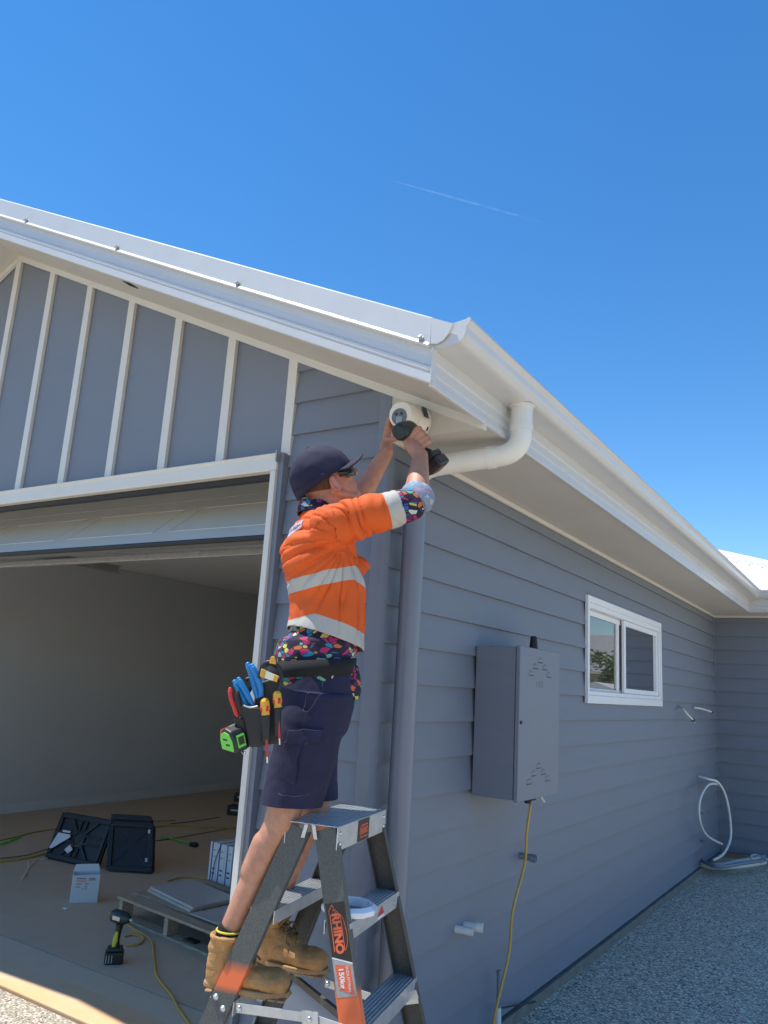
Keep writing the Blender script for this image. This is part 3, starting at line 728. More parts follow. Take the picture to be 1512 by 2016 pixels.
# ------------------------------------------------------------------ stepladder
H = 1.17; yaw = R_(12.5)
U = V((math.cos(yaw), math.sin(yaw), 0)); Vv = V((-math.sin(yaw), math.cos(yaw), 0)); Z = V((0, 0, 1))
O = V((.085, -.588, 0)); CW, CL = .172, .435
lad = thing('stepladder', 'grey fibreglass double sided stepladder with orange feet and black label', 'ladder', O+U*CW/2+Vv*CL/2)
LF = lambda o=V((0, 0, 0)): (O+o, U, Vv, Z)
bm = B()
box(bm, 0, CW, 0, CL, H-.003, H, f=LF())
# side flange with rounded corners on the right, matching one on the left
fl = [(.0, H-.001), (.0, H-.066), (.006, H-.072), (CL-.006, H-.072), (CL, H-.066), (CL, H-.001)]
prism(bm, fl, (O+U*(CW+.001), Vv, Z, U), 0, .003); prism(bm, fl, (O-U*.003, Vv, Z, U), -.001, .002)
for i in range(9): box(bm, .012+i*.018, .016+i*.018, .006, CL-.006, H-.0005, H+.0016, f=LF())
part('cap', bm, M['alum'], lad, bevel=.0015)
for v_, z_ in ((.022, H-.022), (.022, H-.052), (CL-.022, H-.022), (CL-.022, H-.052)):
    bm = B(); lathe(bm, [(0, .0075), (.002, .0075), (.005, .003), (.005, 0)], O+U*(CW+.004)+Vv*v_+Z*z_, U, 14); part('rivet', bm, M['steel'], lad, smooth=40)
TLS = {-1: .385, 1: .275}   # lean per metre in U, left and right frames
TL_ = .275
SP = .07   # splay per metre in V
def stile(side, far, m_):
    """channel section stile; side -1 left frame, +1 right frame; far 0 near, 1 far"""
    bm = B()
    u_top = .008 if side < 0 else CW-.008
    top = O+U*u_top+Vv*(0.006 if not far else CL-.006)+Z*(H-.004)
    d = (U*side*TLS[side]+Vv*(-SP if not far else SP)-Z)   # downwards per metre of height
    L_ = H-.0
    dn = d*L_
    w_ = V(d).normalized()
    nrm_ = Vv*(-1 if not far else 1); nrm_ = (nrm_-w_*nrm_.dot(w_)).normalized()     # web faces outward
    a = w_.cross(nrm_).normalized()
    if a.dot(U)*side > 0: a = -a                                                     # a points inwards (towards ladder centre)
    W_ = .072; T = .004; FL = .026
    # web: from outer edge 0 to W_ inward; flanges turn back under the web
    poly = [(0, 0), (W_, 0), (W_, -FL), (W_-T, -FL), (W_-T, -T), (T, -T), (T, -FL), (0, -FL)]
    prism(bm, poly, (top, a, nrm_, w_), -.0, L_*V(d).length)
    o = part('stile', bm, m_, lad, bevel=.0012)
    return top, w_, nrm_, a, W_
S = {}
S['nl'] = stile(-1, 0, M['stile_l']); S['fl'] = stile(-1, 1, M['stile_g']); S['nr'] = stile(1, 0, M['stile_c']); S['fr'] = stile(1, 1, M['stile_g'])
for i, (side) in enumerate((-1, 1)):
    for zz in (.908, .645, .385, .13):
        dz = H-zz
        uo = (.008-TLS[-1]*dz) if side < 0 else (CW-.008+TLS[1]*dz)
        v0 = .006-SP*dz+.005; v1 = CL-.006+SP*dz-.005
        dirn = 1 if side < 0 else -1
        bm = B()
        ua, ub = sorted((uo, uo+dirn*.078))
        box(bm, ua, ub, v0, v1, zz-.003, zz, f=LF())
        uf = uo
        if side > 0: box(bm, uf, uf+.003, v0, v1, zz-.048, zz, f=LF())
        else: box(bm, uf-.003, uf, v0, v1, zz-.048, zz, f=LF())
        q = uo+dirn*.078
        box(bm, min(q, q+dirn*.003), max(q, q+dirn*.003), v0, v1, zz-.040, zz, f=LF())
        for k in range(6): box(bm, ua+.006+k*.0125, ua+.009+k*.0125, v0+.004, v1-.004, zz-.0005, zz+.002, f=LF())
        st = part('step', bm, M['alum'], lad, bevel=.0008)
        for v_ in (v0+.075, v1-.05):
            bm = B(); lathe(bm, [(0, .0075), (.002, .0075), (.004, .003), (.004, 0)], O+U*(uf+side*.003)+Vv*v_+Z*(zz-.028), U*side, 14); part('rivet', bm, M['galv'], st, smooth=40)
        if side > 0 and zz > .8:
            bm = B(); o_ = O+U*(uf+.0034)+Vv*(v0+.235)+Z*(zz-.034)
            prism(bm, [(0, 0), (.062, .0), (.038, .026)], (o_, Vv, Z, U), 0, .0006); part('warning_label', bm, M['toolred'], st)
            bm = B(); box(bm, .0, .062, -.009, -.0035, 0, .0006, f=(o_, Vv, Z, U)); part('warning_text', bm, M['whiteink'], st)
# rivets on near left stile
def stp(k, s, aa, out=0.0):   # point on stile k at distance s down, aa inward
    top, w_, n_, a, W_ = S[k]; return top+w_*s+a*aa+n_*out
for s, aa in ((.548, .016), (.563, .052)):
    bm = B(); lathe(bm, [(0, .009), (.003, .009), (.008, .004), (.008, 0)], stp('nl', s, aa, .0), S['nl'][2], 14); part('rivet', bm, M['alum'], lad, smooth=40, label='rivet on the near left stile')
# spreaders
def strap_bar(bm, p, q, w_=.026, t_=.003, n_=None):
    p = V(p); q = V(q); d = (q-p).normalized(); n_ = V(n_) if n_ is not None else -Vv
    n_ = (n_-d*n_.dot(d)).normalized(); s = d.cross(n_)
    box(bm, 0, (q-p).length, -w_/2, w_/2, -t_/2, t_/2, f=(p, d, s, n_))
for pa, pm, pb, yy in (((466, 1984), (612, 2004), (700, 2034), -.665), ((640, 1935), (757, 1972), (822, 1956), -.150)):
    a = at(*pa, 'y', yy); mid = at(*pm, 'y', yy); c_ = at(*pb, 'y', yy)
    bm = B(); strap_bar(bm, a, mid); strap_bar(bm, mid-Vv*.004, c_-Vv*.004)
    sp = part('spreader', bm, M['alum'], lad, bevel=.001)
    dd = (mid-a).normalized()
    bm = B(); strap_bar(bm, mid-dd*.026-Vv*.009, mid+dd*.030-Vv*.009, .040, .004); part('hinge_plate', bm, M['alum'], sp, bevel=.001)
    for q in (a+dd*.012, mid-Vv*.008):
        bm = B(); lathe(bm, [(0, .009), (.004, .008), (.007, .004), (.007, 0)], q-Vv*.004, -Vv, 14); part('rivet', bm, M['steel'], sp, smooth=40)
bm = B(); strap_bar(bm, stp('fl', .60, .04, -.03), stp('nr', .53, .05, -.04), .022, .012); part('diagonal_brace', bm, M['stile_g'], lad)
bm = B(); strap_bar(bm, stp('fr', .600, .0, -.03), stp('fr', .600, .08, -.03), .030, .004); part('spreader_bracket', bm, M['alum'], lad, bevel=.001)
# cap hinge lugs
for u_, t_ in ((CW/2-.02, -.02), (CW/2+.004, .02)):
    bm = B(); prism(bm, [(0, 0), (.012, 0), (.012+t_*.5, -.04), (0+t_*.5, -.04)], (O+U*u_+Z*(H-.003)-Vv*.004, U, Z, -Vv), 0, .002); part('hinge_lug', bm, M['alum'], lad)
# feet
for k in S:
    top, w_, n_, a, W_ = S[k]
    p = stp(k, (H-.004)/(-w_.z)-.05, .036, -.012); bm = B(); box(bm, -.042, .042, -.018, .018, -.0, .05, f=(V((p.x, p.y, 0)), U, Vv, Z)); part('foot', bm, M['rubber'], lad, bevel=.004)
# labels on the near centre stile (web faces -V), text reads downward
top, w_, n_, a, W_ = S['nr']
out = n_; su = w_; sv = -a if True else a       # text runs down the stile
q0 = .150; off = .0006
def st(s, aa): return top+w_*s+a*aa+n_*off
def poly_on(bm, pts, lift, h=.0004): prism(bm, [(s, aa) for s, aa in pts], (top+n_*lift, w_, a, n_), 0, h)
bm = B(); poly_on(bm, [(.205, .004), (.205, W_-.006), (.346, W_-.006), (.366, .004)], .0002); lb = part('label', bm, M['blacksticker'], lad, label='black sticker with orange lettering')
bm = B(); poly_on(bm, [(.3675, .004), (.3475, W_-.006), (.351, W_-.006), (.371, .004)], .0004); part('white_stripe', bm, M['whiteink'], lb)
bm = B(); poly_on(bm, [(.3715, .004), (.3515, W_-.006), (.452, W_-.006), (.452, .004)], .0002); lg = part('label', bm, M['greysticker'], lad, label='grey load rating sticker')
bm = B(); poly_on(bm, [(.375, .012), (.367, W_-.012), (.432, W_-.016), (.450, .010)], .0007); part('load_block', bm, M['redink'], lg)
tu = w_; 
def on_text(s_, size, s, aa, m_, par, bold=0.0, sx=1.0):
    me = text_mesh(s_, size, top+w_*s+a*aa+n_*.0014, w_, n_.cross(w_), .0003, bold=bold, sx=sx)
    bm = B(); add_mesh(bm, me); return part('lettering', bm, m_, par)
on_text('RHINO', .034, .287, .038, M['redink'], lb, .0017, 1.0)
on_text('150kg', .021, .403, .043, M['whiteink'], lg, .0006, 1.05)
on_text('INDUSTRIAL', .0110, .409, .023, M['whiteink'], lg, 0, 1.1)
bm = B(); poly_on(bm, [(.240, .0225), (.334, .0225), (.334, .0205), (.240, .0205)], .0007); poly_on(bm, [(.240, .0565), (.334, .0565), (.334, .0535), (.240, .0535)], .0007); part('logo_bar', bm, M['redink'], lb)
# animal outline above the word (simple line emblem)
def line_on(bm, pts, wd=.0013):
    P_ = [top+w_*s+a*aa+n_*.0012 for s, aa in spline2(pts)]
    tube(bm, P_, wd*.7, 6)
def spline2(pts):
    return [(v.x, v.y) for v in spline([V((p[0], p[1], 0)) for p in pts], 4)]
bm = B()
line_on(bm, [(.240, .050), (.236, .056), (.226, .057), (.220, .052), (.211, .045), (.218, .041), (.226, .043), (.223, .036), (.232, .037), (.229, .030), (.236, .029), (.238, .022), (.246, .016), (.262, .012), (.285, .0085), (.305, .009), (.322, .013), (.334, .020)])
part('emblem', bm, M['redink'], lb)
# sticker on the cap flange
fo = O+U*(CW+.0042)
bm = B(); box(bm, CL*.385, CL*.62, H-.070, H-.003, 0, .0005, f=(fo, Vv, Z, U)); cs = part('label', bm, M['blacksticker'], lad, label='worn black sticker on the cap flange')
bm = B(); add_mesh(bm, text_mesh('RHINO', .030, fo+Vv*CL*.515+Z*(H-.040)+U*.0008, Vv, Z, .0003, bold=.0008, sx=.72)); part('lettering', bm, M['redink'], cs)
bm = B(); box(bm, CL*.44, CL*.59, H-.060, H-.0565, .0004, .0009, f=(fo, Vv, Z, U)); box(bm, CL*.45, CL*.585, H-.024, H-.020, .0004, .0009, f=(fo, Vv, Z, U)); part('logo_bar', bm, M['redink'], cs)
bm = B(); tube(bm, [fo+Vv*(CL*.43+.004*math.sin(i*1.3))+Z*(H-.060+i*.005)+U*.001 for i in range(9)], .0009, 6); part('emblem', bm, M['redink'], cs)
# white ring resting on the right step
rc = O+U*(CW+TL_*.25-.050)+Vv*.10+Z*.911
bm = B(); n = 12; R1, R0 = .087, .066
prof = [(R0, 0), (R1-.004, 0), (R1, .004), (R1, .017), (R1-.012, .028), (R0+.004, .028), (R0, .024)]
rings = []
for k in range(n):
    t_ = 2*math.pi*k/n+.1; d = V((math.cos(t_), math.sin(t_), 0)); rings.append([bm.verts.new(rc+d*r+Z*z) for r, z in prof])
for k in range(n):
    A_, C_ = rings[k], rings[(k+1) % n]
    for i in range(len(prof)): bm.faces.new([A_[i], A_[(i+1) % len(prof)], C_[(i+1) % len(prof)], C_[i]])
M['ring'] = mat('glossy_white_plastic', (.78, .80, .84), .12, var=.02, coat=.3)
tag(part('mounting_ring', bm, M['ring'], loc=rc, bevel=.0015), 'glossy white plastic ring lying on the ladder step', 'ring')

# ------------------------------------------------------------------ person
FB = V((.65, .76, 0)).normalized(); LB = V((-.76, .65, 0)).normalized(); PB = V((.04, -.47, 0))
def bp(f_, l_, z): return PB+FB*f_+LB*l_+Z*z
person = thing('person', 'man on ladder in navy cap, orange high visibility shirt, navy shorts, drilling under eave', 'person', (0, -.48, .6))
SHR, SHL = bp(-.005, -.172, 2.105), bp(.03, .170, 2.13)
ELR, WRR = V((.388, -.410, 2.215)), V((.320, -.278, 2.425))
ELL, WRL = V((.0, -.215, 2.285)), V((.086, -.150, 2.500))
HIR, HIL = bp(.02, -.095, 1.56), bp(.03, .09, 1.56)
KNR, KNL = V((.045, -.565, 1.165)), V((.018, -.362, 1.165))
ANR, ANL = V((-.112, -.612, .765)), V((-.148, -.352, .768))
# head frame
pit = R_(32)
HF = (FB*math.cos(pit)+Z*math.sin(pit)); HU = (-FB*math.sin(pit)+Z*math.cos(pit)); HL_ = LB.copy()
HC = bp(.008, 0, 2.312)
def hp(f_, l_, u_): return HC+HF*f_+HL_*l_+HU*u_
bm = B()
ellipsoid(bm, hp(-.008, 0, .015), (HF, HL_, HU), (.096, .077, .102), 28, 20)
ellipsoid(bm, hp(.028, 0, -.045), (HF, HL_, HU), (.062, .060, .075), 24, 16)
ellipsoid(bm, hp(.045, 0, -.088), (HF, HL_, HU), (.045, .042, .030), 20, 12)      # chin
for s in (-1, 1):
    ellipsoid(bm, hp(.050, s*.036, -.022), (HF, HL_, HU), (.034, .026, .026), 14, 10)   # cheek
    capsule(bm, hp(-.02, s*.060, -.055), hp(.05, s*.035, -.098), .017, .014)             # jaw line
    capsule(bm, hp(.070, s*.012, .022), hp(.062, s*.045, .018), .012, .010)               # brow
capsule(bm, hp(.083, 0, .018), hp(.108, 0, -.018), .009, .013, 12)                     # nose
ellipsoid(bm, hp(.098, .011, -.022), (HF, HL_, HU), (.011, .008, .008), 10, 8); ellipsoid(bm, hp(.098, -.011, -.022), (HF, HL_, HU), (.011, .008, .008), 10, 8)
capsule(bm, hp(.084, -.018, -.047), hp(.084, .018, -.047), .0065); capsule(bm, hp(.081, -.017, -.058), hp(.081, .017, -.058), .0075)   # lips
capsule(bm, hp(-.03, 0, -.05), bp(-.012, 0, 2.12), .060, .068, 24)                     # neck
capsule(bm, hp(.03, 0, -.075), bp(.03, 0, 2.13), .032, .030, 16)                        # throat
capsule(bm, hp(-.02, -.05, -.045), bp(.03, -.03, 2.13), .019, .015)
loft(bm, [(bp(.0, 0, 2.14), FB, .075, LB, .13), (bp(.0, 0, 2.02), FB, .105, LB, .165), (bp(.03, 0, 1.85), FB, .105, LB, .150), (bp(.02, 0, 1.68), FB, .105, LB, .145), (bp(.02, 0, 1.50), FB, .10, LB, .15)], 28)
for sh, el, wr in ((SHR, ELR, WRR), (SHL, ELL, WRL)):
    capsule(bm, sh, el, .050, .040, 20); 
    m1 = el.lerp(wr, .32); capsule(bm, el, m1, .041, .043, 20); capsule(bm, m1, wr, .043, .0275, 20)
for hi, kn, an in ((HIR, KNR, ANR), (HIL, KNL, ANL)):
    capsule(bm, hi, kn, .082, .055, 20)
    d = (an-kn); back = (d.cross(LB)).normalized()
    if back.dot(FB) > 0: back = -back
    capsule(bm, kn, kn+d*.30+back*.008, .047, .043, 20); capsule(bm, kn+d*.20+back*.018, kn+d*.42+back*.016, .040, .037, 20)
    capsule(bm, kn+d*.30+back*.004, an, .042, .032, 20); ellipsoid(bm, kn-back*.022-Z*.01, (FB, LB, Z), (.038, .042, .055), 16, 12)
# ears
for s in (-1, 1):
    ellipsoid(bm, hp(-.008, s*.080, -.036), (HF*.95-HL_*s*-.3, HL_, HU), (.017, .007, .030), 14, 10)
    ring = [hp(-.008+.016*math.cos(a), s*(.085+.005*math.cos(a+2.5)), -.033+.028*math.sin(a)) for a in [math.pi*2*k/14 for k in range(14)]]
    tube(bm, ring, .0045, 6, closed=True)
# right hand: fist round the drill handle
hd = (V((.285, -.245, 2.525))-WRR).normalized()           # along the back of the hand
GA = V((.138, .10, -.182)).normalized()                       # drill handle axis, pointing down to the battery
cr_ = V((.270, -.230, 2.496))                                # grip centre
ref = cr_
pal_n = (CAM-ref); pal_n = (pal_n-GA*pal_n.dot(GA)).normalized()  # approx back of hand direction
pal_n = (V((.35, -.85, .15))-GA*V((.35, -.85, .15)).dot(GA)).normalized()
side_d = GA.cross(pal_n).normalized()
if side_d.dot(hd) < 0: side_d = -side_d                      # from wrist to knuckles across the handle
kn_c = cr_+side_d*.012+pal_n*.030
capsule(bm, WRR, cr_-side_d*.028+pal_n*.026, .028, .027, 18)
for i, q in enumerate((-.032, -.010, .012, .032)):            # palm rays along handle axis
    k = cr_+GA*q+side_d*(.030-.002*abs(i-1))+pal_n*.026
    capsule(bm, cr_-side_d*.030+GA*q*.8+pal_n*.026, k, .0155, .0125, 12)
def finger(bm, pts, r0, r1):
    n = len(pts)-1
    for i in range(n): capsule(bm, pts[i], pts[i+1], r0+(r1-r0)*i/n, r0+(r1-r0)*(i+1)/n, 12)
flen = (.92, 1.0, .94, .78)
for i, q in enumerate((-.033, -.011, .011, .031)):
    k = cr_+GA*q+side_d*.032+pal_n*.026; s_ = flen[i]
    finger(bm, [k, k+side_d*.014*s_-pal_n*.026*s_, k-side_d*.006-pal_n*.050*s_, k-side_d*.030*s_-pal_n*.050*s_], .0105, .0078)
tb = cr_-GA*.034-side_d*.022+pal_n*.018
finger(bm, [tb, tb-GA*.022-pal_n*.010+side_d*.006, tb-GA*.028-pal_n*.034+side_d*.022, tb-GA*.022-pal_n*.044+side_d*.040], .0135, .0090)
# left hand: cupping the camera's left edge, thumb below
pc = V((.050, -.098, 2.578))                                  # palm centre
pd = V((-.005, .03, .2)).normalized()                            # wrist to fingers
pn = V((.75, .35, -.1)); pn = (pn-pd*pn.dot(pd)).normalized()  # palm faces the camera housing
ps = pd.cross(pn).normalized()
if ps.y < 0: ps = -ps                                         # spread direction, towards the wall
capsule(bm, WRL, pc-pd*.03, .026, .026, 18)
for i, q in enumerate((-.030, -.010, .010, .030)):
    capsule(bm, pc-pd*.035+ps*q*.6, pc+pd*.036+ps*q, .017, .0125, 12)
lens_ = (.88, 1.0, .95, .78)
for i, q in enumerate((-.032, -.011, .010, .030)):
    k = pc+pd*.038+ps*q; s_ = lens_[i]
    finger(bm, [k, k+pd*.036*s_+pn*.004+ps*q*.15, k+pd*.060*s_+pn*.016+ps*q*.2, k+pd*.074*s_+pn*.036+ps*q*.2], .0102, .0076)
tb = pc-pd*.020-ps*.026+pn*.010
finger(bm, [tb, tb+pn*.030-ps*.016+pd*.002, tb+pn*.056-ps*.016+pd*.012, tb+pn*.078-ps*.010+pd*.020], .0145, .0088)
body_me = remeshed(bm, .0038, 3)
link_mesh('body', body_me, M['skin'], person, smooth=True)

# hair at the back and sides under the cap
bm = B(); ellipsoid(bm, hp(-.014, 0, .012), (HF, HL_, HU), (.099, .0805, .104), 40, 30)
for co, no in ((hp(.030, 0, 0), HF), (hp(0, 0, -.052), (-HU-HF*.35)), (hp(.0, 0, .05), HU)):
    bmesh.ops.bisect_plane(bm, geom=bm.verts[:]+bm.edges[:]+bm.faces[:], plane_co=co, plane_no=no, clear_outer=True)
bmesh.ops.delete(bm, geom=[v for v in bm.verts if (v.co-HC).dot(HF) > -.012 and (v.co-HC).dot(HU) < .0], context='VERTS')
for v in bm.verts: v.co += (v.co-HC).normalized()*(.002*noise.noise(v.co*120))
part('hair', bm, M['hair'], person, smooth=True)
# cap: panelled crown, visor, button
bm = B(); nu, nv = 60, 22; rows = []
cp_c = hp(-.012, 0, .018)
for i in range(nv+1):
    th = math.pi/2*1.06*i/nv; row = []
    for k in range(nu):
        a = 2*math.pi*k/nu
        rx, ry, rz = (.113 if math.cos(a) > 0 else .116), .094, .112
        seam = .0016*max(0, 1-abs(((a/(math.pi/3)) % 1)-.5)/.5*8 if False else 0)
        sm = abs(((a/(math.pi/3)+.5) % 1)-.5); groove = -.0022*math.exp(-(sm/.035)**2)
        p = cp_c+HF*(rx+groove)*math.cos(a)*math.sin(th)+HL_*(ry+groove)*math.sin(a)*math.sin(th)+HU*(rz*math.cos(th))
        p += (p-cp_c).normalized()*(.0035*noise.noise(p*22)+.002*noise.noise(p*55))*min(1, th)
        if i > nv-6: p -= HU*((i-nv+6)/6)*(.001+.030*((1-math.cos(a))/2)**2.2)-(cp_c-p).normalized()*0
        row.append(p)
    rows.append(row)
vr = [[bm.verts.new(p) for p in row] for row in rows[1:]]
top = bm.verts.new(rows[0][0])
for k in range(nu): bm.faces.new([top, vr[0][k], vr[0][(k+1) % nu]])
for A_, C_ in zip(vr, vr[1:]):
    for k in range(nu): bm.faces.new([A_[k], C_[k], C_[(k+1) % nu], A_[(k+1) % nu]])
cp = part('cap', bm, M['cap'], person, smooth=True)
sd = cp.modifiers.new('s', 'SOLIDIFY'); sd.thickness = .003; sd.offset = 1
bm = B(); nA, nB = 26, 8
rows = []
for i in range(nA+1):
    a = R_(-78+156*i/nA); row = []
    for j in range(nB+1):
        t_ = j/nB; ext = .062*math.cos(a*.93)**.55
        rr = V((math.cos(a)*.112, math.sin(a)*.094, 0)); dirv = V((1, math.sin(a)*.25, 0)).normalized()
        q = rr+dirv*ext*t_
        z_ = .004+.012*t_-.45*(q.y**2)*(1+t_*.9)/.1*.12*4+.010*t_*(1-t_)
        row.append(cp_c+HF*q.x+HL_*q.y+HU*z_)
    rows.append([bm.verts.new(p) for p in row])
for A_, C_ in zip(rows, rows[1:]):
    for j in range(nB): bm.faces.new([A_[j], A_[j+1], C_[j+1], C_[j]])
vs_ = part('visor', bm, M['cap'], cp, smooth=True); sd = vs_.modifiers.new('s', 'SOLIDIFY'); sd.thickness = .004
bm = B(); ellipsoid(bm, cp_c+HU*.115, (HF, HL_, HU), (.008, .008, .004), 14, 8); part('button', bm, M['cap'], cp, smooth=True)
bm = B()
tube(bm, [cp_c+HF*.116*math.cos(a)+HL_*.0965*math.sin(a)-HU*.006 for a in [R_(100+160*k/20) for k in range(21)]], .0035, 6); part('sweatband', bm, M['cap'], cp, smooth=True)
# sunglasses
sg = B()
for s in (-1, 1):
    pts = []
    for i in range(9):
        a = R_(12+62*i/8)*s
        pts.append((.113*math.cos(a)-.006, .087*math.sin(a)))
    vt = [sg.verts.new(hp(x, y, .010)) for x, y in pts]; vb = [sg.verts.new(hp(x-.004, y*.99, -.032+(.012 if i > 6 else 0)+(.008 if i < 1 else 0))) for i, (x, y) in enumerate(pts)]
    for i in range(8): sg.faces.new([vt[i], vt[i+1], vb[i+1], vb[i]])
gs = part('sunglasses', sg, M['shade'], person, smooth=True); sd = gs.modifiers.new('s', 'SOLIDIFY'); sd.thickness = .003
for s in (-1, 1):
    bm = B(); tube(bm, spline([hp(.026, s*.080, .022), hp(.0, s*.086, .018), hp(-.030, s*.086, .008)]), .003, 8); part('temple_arm', bm, M['shade'], gs, smooth=True)

m = M['cuffp'] = shard('turned_cuff_cotton'); N, L = nodes(m); old = N['Principled BSDF'].inputs['Base Color'].links[0].from_socket
base(m, mixc(m, .62, old, (.33, .42, .55)))
# shirt material with reflective bands
m = M['hivis'] = newmat('orange_hivis_cotton', .8); p, P = pos(m)
n1 = nz(m, P, 7, 5); n2 = nz(m, P, 420, 2); 
orange = mixc(m, n1*1.4-.2, (.62, .085, .008), (.74, .115, .010))
fx_ = (p[0]-PB.x)*FB.x+(p[1]-PB.y)*FB.y; lx_ = (p[0]-PB.x)*LB.x+(p[1]-PB.y)*LB.y
wob = nz(m, P, 14, 2)*.012-.006
# torso bands: chest band rises to the side seam then falls; hem band slopes down to the front
c1 = fx_.min(.09)*.28+1.938
c1 = c1-(fx_-.09).max(0.0)*.42+wob
b1 = (p[2]-c1).abs().lt(.0235)
c2 = fx_.max(-.03)*-.27+1.782+((fx_+.03)*-1.0).max(0.0)*-.30+wob*.5
b2 = (p[2]-c2).abs().lt(.0265)
onarm = None
da = (ELR-SHR).normalized(); la = (ELR-SHR).length
ta = (p[0]-SHR.x)*da.x+(p[1]-SHR.y)*da.y+(p[2]-SHR.z)*da.z
b3 = (ta-.222).abs().lt(.026)*(fx_.gt(.13))
dl = (ELL-SHL).normalized()
band = b1.max(b2)*(p[2].lt(2.03))
band = band.max(b3*p[2].gt(2.05))
ridge = nz(m, P, 900, 1)
rc_ = mixc(m, n1*1.2-.1, (.36, .35, .32), (.50, .49, .45))
base(m, mixc(m, band, orange, rc_)); gth = nz(m, P, 1.0, 3, (95, 95, 7)); gm = ((fx_+.01)*9.0).max(.15).min(1.0)*(p[2].lt(2.03))
bumpn(m, n2*.12+n1*.1+gth*gm*1.2, .55, .006)
def folds(p, n_):
    """cloth folds: gathers radiating from the near armpit, sleeve pleats, small creases"""
    arm = SHR+(ELR-SHR)*.18-Z*.07
    q = p-arm; dist = q.length
    rel = p-PB; f_ = rel.dot(FB)
    ang = math.atan2(q.z, q.dot(FB))
    cr = lambda n_v, k_: -max(0, 1-abs(n_v)*k_)**1.4
    ta_ = (p-SHR).dot(da); near = math.exp(-((dist-.16)/.17)**2)
    sl_ = max(0, min(1, (ta_+.03)*12))*(1 if p.z > 2.02 else 0)
    d = .010*cr(noise.noise(V((ang*3.2, dist*4.5, 2.0))), 5)*near*(1-sl_)
    d += .008*noise.noise(V((ang*6.5, dist*3.0, 9.0)))*near*(1-sl_)
    u_ = ta_*30+(p.z-2.1)*16+2.5*noise.noise(p*6)
    d += sl_*(.013*cr(noise.noise(V((u_*.75, (p-SHR).dot(LB)*7, p.z*4))), 4.5)+.008*noise.noise(V((u_*.9, p.z*7, 4.0))))*max(.25, min(1, 1.25-ta_*4))
    d += .0045*noise.noise(V((f_*8-p.z*6, rel.dot(LB)*6, p.z*7+f_*7)))+.0022*noise.noise(V((f_*30, rel.dot(LB)*30, p.z*11)))
    d += .007*cr(noise.noise(V((f_*17, rel.dot(LB)*14, p.z*3.5+5))), 7)*max(0, min(1, (2.02-p.z)*6))*(.35+max(0, min(1, (f_+.02)*9)))
    return d
bm = B()
W = lambda f_, z, a, b: (bp(f_-(.006 if z < 2.08 else 0), 0, z), FB, a-(.003 if z < 2.08 else 0), LB, b)
loft(bm, [W(.0, 2.200, .050, .052), W(-.002, 2.178, .066, .085), W(.000, 2.150, .086, .150), W(.002, 2.11, .106, .178), W(-.002, 2.05, .128, .184), W(.016, 1.99, .134, .182), W(.034, 1.93, .134, .178),
           W(.046, 1.86, .127, .172), W(.048, 1.80, .130, .172), W(.045, 1.70, .136, .175)], 36, 2.25)
capsule(bm, bp(-.01, -.10, 2.135), SHR+Z*.0, .050, .070, 20); capsule(bm, bp(.0, .10, 2.14), SHL, .050, .066, 20)
a1 = SHR+da*.246
capsule(bm, SHR, SHR+da*.12, .072, .066, 24); tube(bm, [SHR+da*.06, SHR+da*.15, a1], [.073, .0655, .060], 28)
a2 = SHL+dl*.19
capsule(bm, SHL, SHL+dl*.12, .068, .062, 20); tube(bm, [SHL+dl*.06, a2], [.066, .060], 24)
capsule(bm, bp(.08, -.06, 1.995), bp(.132, -.06, 1.998), .050, .035)      # loose front placket
sh_me = remeshed(bm, .0052, 3, folds)
hem = lambda co: (bp(0, 0, 0), 0)
shb = bmesh.new(); shb.from_mesh(sh_me); bpy.data.meshes.remove(sh_me)
# slanted hem
bmesh.ops.bisect_plane(shb, geom=shb.verts[:]+shb.edges[:]+shb.faces[:], plane_co=bp(0, 0, 1.755), plane_no=(-Z-FB*.27).normalized(), clear_outer=True)
shirt = part('shirt', shb, M['hivis'], person, smooth=True, recalc=False, label='orange high visibility work shirt with silver bands')
sd = shirt.modifiers.new('s', 'SOLIDIFY'); sd.thickness = .0025; sd.offset = 1
# yoke seam / pocket stitch lines and back print
bm = B(); me = text_mesh('ENERGY', .028, (0, 0, 0), (1, 0, 0), (0, 1, 0), .0004, bold=.0012)
bc = bp(-.105, -.035, 2.118); bu = (FB*.22-LB*.95-Z*-.12).normalized(); bn = (-FB*.90-LB*.12+Z*.40).normalized(); bv = bn.cross(bu).normalized(); bu = bv.cross(bn).normalized()
box(bm, -.065, .065, -.017, -.008, -.012, .0012, f=(bc, bu, bv, bn)); 
for i in range(9):
    x_ = -.062+i*.014; box(bm, x_, x_+.008+.003*(i % 3), -.004, .010, -.012, .0014, f=(bc, bu, bv, bn))
bpy.data.meshes.remove(me)
M['logo'] = mat('pale_print', (.55, .52, .60), .7, var=.5, vs=120)
bl = part('back_print', bm, M['logo'], shirt, label='small pale print across the shoulders')
sw = bl.modifiers.new('w', 'SHRINKWRAP'); sw.target = shirt; sw.wrap_method = 'NEAREST_SURFACEPOINT'; sw.offset = .0042
M['seam'] = mat('orange_seam_thread', (.45, .05, .01), .9)
def seam(pts, par=shirt):
    bm = B(); tube(bm, [atp(x, y, SHR+(CAM-SHR)*.02, VN0)+VN0*.02 for x, y in spline2(pts)], .0013, 5); o = part('seam', bm, M['seam'], par)
    w_ = o.modifiers.new('w', 'SHRINKWRAP'); w_.target = shirt; w_.wrap_method = 'NEAREST_SURFACEPOINT'; w_.wrap_mode = 'ABOVE_SURFACE'; w_.offset = .0032
VN0 = (CAM-SHR); VN0.z = 0; VN0.normalize()
seam([(655, 1008), (658, 1030), (662, 1060), (672, 1085), (686, 1102)]); seam([(588, 1046), (612, 1036), (640, 1024), (655, 1020)])
